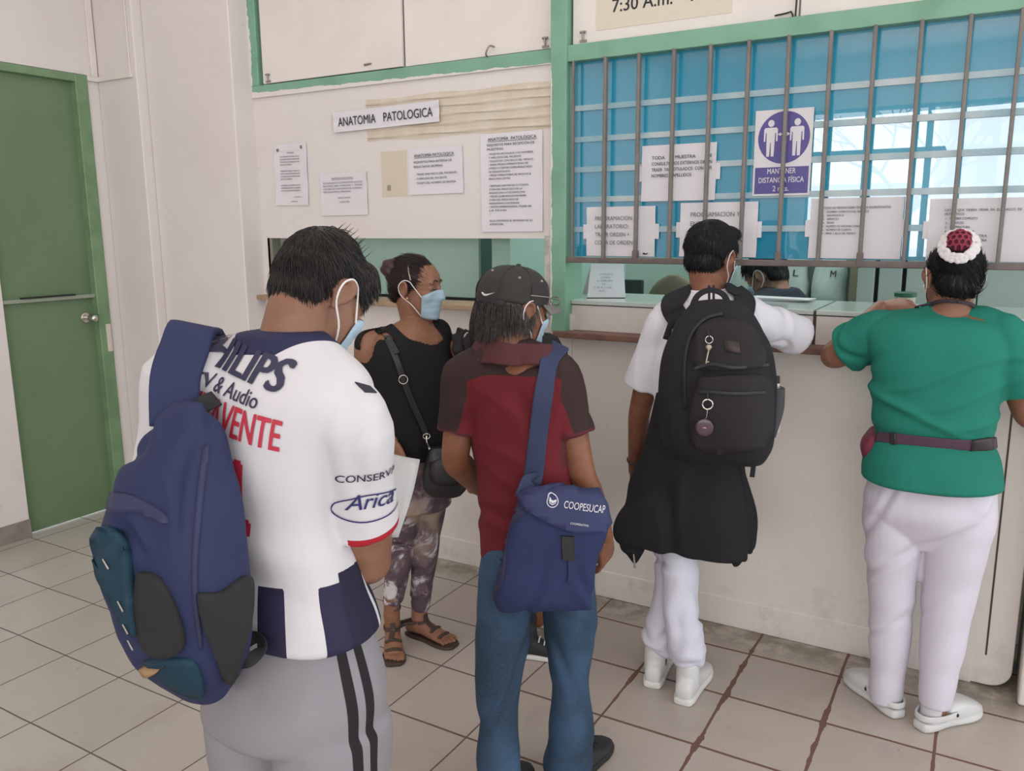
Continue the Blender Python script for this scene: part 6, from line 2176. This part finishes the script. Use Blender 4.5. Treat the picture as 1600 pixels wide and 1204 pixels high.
# trousers
tj = [loft([fg.row(1380, 1530, 850, .5), fg.row(1356, 1552, 815, .66), fg.row(1350, 1560, 780, .72), fg.row(1366, 1550, 730, .62), fg.row(1376, 1544, 700, .58)], cap=.1), limb(PL, WL, up=fg.f, cap=.06), limb(PR, WR, up=fg.f, cap=.06)]
for x_ in (1402, 1502):
    tj.append(ellipsoid(fg.px(x_, 788, -.045), (.088, .075, .085)))
tme = fuse(tj, .0055, 4)
displace(tme, lambda c, n: vnoise(c, 13, 63) * .003 + vnoise(c * [1, 1, 1.5], 24, 64) * .0022)
wrinkle(tme, 0.0072, 14, 16, .2, (1, 1, .8))
tr6 = part('trousers', tme, mat('white_twill', 'cbc6d0', .85, bump=.1, bscale=300, spec=.2), fg.root)
# clogs
def clog(P, d):
    h = Vector((P.x, P.y, 0))
    d = Vector(d).normalized()
    s = Vector((d.y, -d.x, 0))
    b = h - d * .06
    def sc_(t, w_, z0, z1, e=3.0):
        return (np.array(b + d * t + Vector((0, 0, (z0 + z1) / 2))), np.array(s) * w_, np.array((0, 0, (z1 - z0) / 2)), e)
    up = loft([sc_(.10, .038, .02, .075), sc_(.13, .046, .015, .085), sc_(.18, .052, .012, .078), sc_(.22, .05, .012, .062), sc_(.255, .036, .012, .045)], cap=.4)
    so = loft([sc_(-.005, .026, 0, .034, 4), sc_(.03, .037, 0, .032, 4), (sc_(.10, .038, 0, .03, 4)), sc_(.18, .054, 0, .03, 4), sc_(.235, .05, 0, .03, 4), sc_(.268, .028, .004, .03, 3)], cap=.35)
    o = part('clog', fuse([up, so], .005, 3), M['shoe_white'], fg.root)
    pts = [b + d * .115 - s * .044 + Vector((0, 0, .05)), b + d * .05 - s * .042 + Vector((0, 0, .050)), b - d * .002 - s * .020 + Vector((0, 0, .05)), b - d * .002 + s * .020 + Vector((0, 0, .05)), b + d * .05 + s * .042 + Vector((0, 0, .05)), b + d * .115 + s * .044 + Vector((0, 0, .05))]
    ns = [-s, -s, -d - s, -d + s, s, s]
    MB().add(*strap_band(pts, ns, .020, .007)).build('heel_strap', M['shoe_white'], o, smooth=True)
    for k in (-1, 1):
        MB().add(*ellipsoid(b + d * .112 + s * k * .047 + Vector((0, 0, .05)), (.005, .005, .007))).build('rivet', M['black'], o, smooth=True)
    sk_ = limb([b + d * .045 + Vector((0, 0, .03)), b + d * .055 + Vector((0, 0, .13))], [.034, .036])
    MB().add(*sk_).build('sock', mat('white_sock', 'c8c3c6', .9), fg.root, smooth=True)
clog(PL[-1], fg.f * .75 - fg.r * .6)
clog(PR[-1], fg.f * .75 + fg.r * .6)
# hair and ornament
H = HM6
hme = fuse([xf(H, ellipsoid((0, -.020, .038), (.080, .098, .082), n=30, m=20)), xf(H, ellipsoid((0, -.062, -.012), (.066, .050, .060))), ellipsoid(fg.px(1492, 405, -.03), (.055, .05, .05))], .0045, 4)
displace(hme, lambda c, n: vnoise(c, 50, 65) * .0012)
hb = bvh_of(hme)
top_ = fg.px(1494, 398, -.06)
def flow6(p, n):
    d = top_ - p
    return d - n * d.dot(n)
sd = seeds_of(hme, 2600, lambda c: (top_ - Vector(c)).length > .03, 26)
hme = add_shape(hme, strands(hb, sd, flow6, .05, .01, .0011, 4, .10, 27))
part('hair', hme, hair_mat('hair_nurse', '1b191c', '29262a', .4), fg.root)
wh6 = mat('lace_white', 'd2cdcc', .85)
ce = fg.px(1498, 385, -.075)
nv = (-fg.view + Vector((0, 0, .55))).normalized()
uu = fg.side.copy()
vv = nv.cross(uu).normalized()
rnd = random.Random(5)
o6 = root('hair_ornament', ce, 'maroon and white crocheted flower in the hair of the woman in green', 'hair ornament')
mb = MB()
for ringi, (rad, n) in enumerate(((.052, 26), (.044, 22), (.036, 18))):
    for k in range(n):
        a = 2 * math.pi * (k + rnd.random() * .6) / n
        q = ce + (uu * math.cos(a) + vv * math.sin(a)) * rad + nv * (.004 + .005 * ringi)
        mb.add(*ellipsoid(q, (.0085, .0085, .0075), None, 8, 6))
me6 = fuse([(mb.v, mb.f)], .0028, 1)
part('white_ruffle', me6, wh6, o6)
dome = fuse([ellipsoid(ce + nv * .008 + vv * .012, (.036, .030, .034))], .004, 2)
db = bvh_of(dome)
part('mesh_backing', dome, mat('maroon_dark', '4a1626', .8), o6)
pats = []
hexr = .0085
for i in range(-4, 5):
    for j in range(-4, 5):
        cx_, cy_ = (i + .5 * (j % 2)) * hexr * 1.75, j * hexr * 1.5
        if cx_ ** 2 + cy_ ** 2 < .032 ** 2:
            ro = [Vector((cx_ + hexr * 1.0 * math.sin(a), cy_ + hexr * 1.0 * math.cos(a), 0)) for a in np.arange(6) * math.pi / 3]
            ri = [Vector((cx_ + hexr * .66 * math.sin(a), cy_ + hexr * .66 * math.cos(a), 0)) for a in np.arange(6) * math.pi / 3]
            pats.append((ro + ri, [(k, (k + 1) % 6, 6 + (k + 1) % 6, 6 + k) for k in range(6)]))
net = on_surface(pats, ce + nv * .008 + vv * .012, uu, vv if uu.cross(vv).dot(nv) > 0 else -vv, db, 'maroon_mesh', mat('maroon_yarn', '8f2f45', .8), o6, .0025, .006)
md = net.modifiers.new('t', 'SOLIDIFY')
md.thickness = .003
md.offset = 0
face_mask(fg.root, HM6, head_bvh(HM6, .8), m='mask_white')
# lanyard round the neck
zl = fg.px(1484, 470, -.05).z
q0, qs = [], []
for k in range(25):
    a = R(-115 + 230 * k / 24)
    q = -fg.f * math.cos(a) + fg.r * math.sin(a)
    q0.append(Vector((neck0.x, neck0.y, zl - .030 * (1 - math.cos(a)))))
    qs.append(q)
pts, ns = drape(q0, qs, bv6, .006)
MB().add(*strap_band(pts, ns, .012, .004, 2)).build('lanyard', mat('lanyard_dark', '33242c', .7), fg.root, smooth=True)
# waist bag
wb = root('waist_bag', fg.px(1362, 690, -.05), 'maroon waist bag on a belt round the green scrub top', 'bag')
bm_ = mat('belt_plum', '4b3140', .7, bump=.2, bscale=300)
pts, ns = [], []
zb = [(1352, 694), (1372, 682), (1400, 684), (1440, 688), (1480, 692), (1520, 694), (1552, 692), (1562, 690)]
P, N = px_line(zb[1:-1], bv6p, .006)
front = []
for k in range(1, 8):
    a = math.pi * k / 8
    front.append(fg.w(.19 * math.cos(a), .11 * math.sin(a) + .02, P[0].z - .01))
fp, fn = drape(front, [fg.r * math.cos(math.pi * k / 8) + fg.f * math.sin(math.pi * k / 8) for k in range(1, 8)], bv6p, .006)
MB().add(*strap_band(P + fp + [P[0]], N + fn + [N[0]], .034, .006)).build('belt', bm_, wb, smooth=True)
P, N = px_line([(1516, 693), (1546, 692)], bv6p, .010)
MB().add(*strap_band(P, N, .040, .012)).build('buckle', mat('buckle_black', '2b2427', .5), wb, smooth=True)
P, N = px_line([(1394, 684), (1402, 684)], bv6p, .010)
MB().add(*strap_band(P, N, .038, .008)).build('slider', mat('slider_black', '2b2427', .5), wb, smooth=True)
MB().add(*loft([(np.array(fg.px(1358, 706, .01)), np.array(fg.side) * .022, np.array(fg.f) * .08, 2.6), (np.array(fg.px(1360, 690, .01)), np.array(fg.side) * .030, np.array(fg.f) * .09, 2.6), (np.array(fg.px(1366, 674, .01)), np.array(fg.side) * .020, np.array(fg.f) * .08, 2.6)], cap=.4)).build('pouch', mat('pouch_maroon', '6a2237', .75, bump=.2, bscale=200), wb, smooth=True)
# ---------------------------------------------------------------- the woman hidden behind the man in the cap
SK7 = skin_mat('skin_hidden_woman', '86593f', '784c36')
F7 = Fig(-1.50, 2.72, 30, 'woman with long dark hair half hidden behind the man in the cap')
fg = F7
rows = [fg.row(752, 868, 790, .68), fg.row(752, 866, 730, .68), fg.row(756, 862, 670, .66), fg.row(756, 862, 620, .64), fg.row(754, 864, 580, .6), fg.row(756, 862, 548, .55), fg.row(775, 845, 528, .55), fg.row(790, 830, 512, .7)]
HC7 = fg.px(786, 470, .02)
HM7 = Matrix.Translation(HC7) @ rotm(20, 10, 0) @ Matrix.Scale(.93, 4)
neck0, neck1 = fg.px(808, 528, 0), HM7 @ Vector((0, -.03, -.05))
shL, shR = fg.px(762, 536, .0), fg.px(856, 545, .0)
elL, haL = fg.px(704, 550, .08), fg.px(682, 600, .16)
elR, haR = fg.px(862, 640, .02), fg.px(850, 610, .25)
PL, WL = leg_of(fg, [(770, 830, 790, 0), (776, 828, 850, 0), (792, 834, 920, .02), (805, 838, 975, .02)], 1.1)
PR, WR = leg_of(fg, [(810, 866, 790, 0), (812, 862, 850, 0), (816, 856, 905, .05), (826, 852, 945, .08)], 1.1)
body = [loft(scaled(rows, .92), cap=.2)] + [xf(HM7, q) for q in head_shapes(1)]
body.append(limb([neck0, neck0.lerp(neck1, .5), neck1], [.06, .052, .052], up=fg.f))
for a, b, c in ((shL, elL, haL), (shR, elR, haR)):
    body.append(limb([a, a.lerp(b, .5), b, b.lerp(c, .4), c], [.050, .046, .038, .036, .024], up=(0, 0, 1)))
for P in (PL, PR):
    body.append(limb(P[:-1] + [Vector((P[-1].x, P[-1].y, .06))], [.06, .055, .042, .035], up=fg.f))
bme = fuse(body, .0045, 3)
bme = join(bme, hand(-1, (20, 30, 20), k=.9), aim(haL, haL - elL, Vector((0, 0, -1))))
bme = join(bme, hand(1, (30, 40, 30), k=.9), aim(haR, fg.f, -fg.r))
bv7 = bvh_of(bme)
part('body', bme, SK7, fg.root)
tme = fuse([loft(rows[:-1], cap=.1), limb([fg.px(775, 535, 0), shL, shL.lerp(elL, .42)], [.05, .058, .060], up=(0, 0, 1), cap=.1), limb([fg.px(845, 540, 0), shR, shR.lerp(elR, .4)], [.05, .058, .06], up=fg.f, cap=.1)], .0055, 4)
displace(tme, lambda c, n: vnoise(c, 18, 71) * .003)
part('black_top', tme, mat('black_cotton', '211e20', .85, vary=.1), fg.root)
cuff = shL.lerp(elL, .42)
ad = (elL - shL).normalized()
u = ad.orthogonal().normalized()
v = ad.cross(u)
G = []
for j in range(4):
    G.append([cuff + ad * (.012 * j) + (u * math.cos(a) + v * math.sin(a)) * (.060 + .006 * j + .007 * (j / 3) * math.sin(a * 9)) for a in np.linspace(0, 2 * math.pi, 49)])
MB().grid(G).build('sleeve_ruffle', mat('black_ruffle', '1d1b1d', .85), fg.root, smooth=True, solid=.002)
jme = fuse([loft([fg.row(764, 868, 800, .7), fg.row(760, 866, 770, .7)], cap=.1), limb(PL, WL, up=fg.f, cap=.06), limb(PR, WR, up=fg.f, cap=.06)], .006, 3)
part('trousers', jme, mat('dark_trousers', '2b2b33', .85), fg.root)
d7 = Vector((.93, .30, 0))
shoe(Vector((-1.52, 2.60, 0)), d7, .235, .042, 'shoe_black', parent=fg.root, h=.085, sole_h=.024)
shoe(Vector((-1.55, 2.86, 0)), Vector((.9, .45, 0)), .235, .042, 'shoe_black', parent=fg.root, h=.085, sole_h=.024)
H = HM7
hme = fuse([xf(H, ellipsoid((0, -.022, .034), (.083, .104, .088), n=28, m=18)), limb([H @ Vector((0, -.06, .0)), H @ Vector((0, -.085, -.09)), H @ Vector((0, -.09, -.17))], [(.078, .05), (.080, .04), (.06, .025)], up=fg.f)], .005, 3)
hb = bvh_of(hme)
sd = seeds_of(hme, 1800, None, 28)
hme = add_shape(hme, strands(hb, sd, lambda p, n: Vector((0, 0, -1)), .07, .03, .0013, 4, .15, 29))
part('hair', hme, hair_mat('hair_brown', '2d2320', '3a2c27', .5), fg.root)

# ---------------------------------------------------------------- the clerk behind the counter
SK8 = skin_mat('skin_clerk', '96725f', '87634f')
F8 = Fig(-.90, 4.02, -70, 'clerk with black hair in navy clothes behind the counter')
fg = F8
zt = 1.12
rows = [(np.array(fg.w(0, 0, z)), np.array(fg.r) * a, np.array(fg.f) * b, 2.4) for z, a, b in ((.46, .18, .13), (.62, .17, .12), (.85, .18, .12), (1.06, .20, .12), (1.21, .20, .11), (1.29, .18, .10), (1.35, .10, .08))]
HC8 = fg.w(.02, .085, 1.405)
HM8 = Matrix.Translation(HC8) @ rotm(-72, 28, 0)
body = [loft(scaled(rows, .92), cap=.2)] + [xf(HM8, q) for q in head_shapes()]
body.append(limb([fg.w(0, .01, 1.30), HM8 @ Vector((0, -.03, -.05))], [.066, .056], up=fg.f))
arms = []
for s in (-1, 1):
    a, b, c = fg.w(.19 * s, 0, 1.24), fg.w(.24 * s, .10, .96), fg.w(.12 * s, .30, 1.00)
    arms.append((a, b, c))
    body.append(limb([a, a.lerp(b, .5), b, b.lerp(c, .4), c], [.05, .045, .04, .037, .025]))
    body.append(limb([fg.w(.09 * s, 0, .52), fg.w(.11 * s, .22, .54), fg.w(.11 * s, .40, .52), fg.w(.11 * s, .38, .08)], [.085, .075, .06, .045]))
    body.append(limb([fg.w(.11 * s, .36, .05), fg.w(.11 * s, .53, .035)], [.036, .03]))
bme = fuse(body, .005, 3)
for s, (a, b, c) in zip((-1, 1), arms):
    bme = join(bme, hand(s, (20, 30, 20)), aim(c, fg.f - fg.r * .4 * s, Vector((0, 0, -1))))
bv8 = bvh_of(bme)
part('body', bme, SK8, fg.root)
tme = fuse([loft(rows, cap=.15)] + [limb([fg.w(.10 * s, 0, 1.28), a, a.lerp(b, .5), b], [.055, .064, .062, .056]) for s, (a, b, c) in zip((-1, 1), arms)], .006, 5)
displace(tme, lambda c, n: vnoise(c, 14, 81) * .004)
part('navy_tunic', tme, mat('navy_cloth', '1f2733', .85, vary=.1), fg.root)
jme = fuse([loft([(np.array(fg.w(0, .02, z)), np.array(fg.r) * .18, np.array(fg.f) * .14, 2.4) for z in (.45, .56)], cap=.2)] + [limb([fg.w(.09 * s, 0, .53), fg.w(.11 * s, .22, .545), fg.w(.11 * s, .40, .52), fg.w(.11 * s, .385, .10)], [.095, .085, .072, .06]) for s in (-1, 1)], .006, 3)
part('navy_trousers', jme, mat('navy_trouser_cloth', '1d2430', .85), fg.root)
hme = fuse([xf(HM8, ellipsoid((0, -.020, .044), (.083, .103, .086), n=28, m=18)), xf(HM8, ellipsoid((0, -.056, -.01), (.066, .05, .056))), xf(HM8, ellipsoid((0, .055, .075), (.062, .045, .040)))], .005, 3)
hb = bvh_of(hme)
sd = seeds_of(hme, 1200, None, 30)
hme = add_shape(hme, strands(hb, sd, lambda p, n: Vector((0, 0, -1)), .03, .08, .0013, 4, .3, 31))
part('hair', hme, hair_mat('hair_clerk', '1a191b', '141315', .5), fg.root)
face_mask(fg.root, HM8, head_bvh(HM8))
st = root('clerk_stool', fg.w(0, 0, 0), 'low stool under the seated clerk behind the counter', 'stool')
MB().add(*limb([fg.w(0, 0, .36), fg.w(0, 0, .40)], [.17, .17], n=28, cap=.1)).build('seat', M['black'], st, smooth=True)
for k in range(4):
    a = math.pi / 4 + k * math.pi / 2
    MB().add(*limb([fg.w(.12 * math.cos(a), .12 * math.sin(a), .36), fg.w(.16 * math.cos(a), .16 * math.sin(a), 0.01)], [.013, .013], n=10)).build('leg', M['steel'], st, smooth=True)
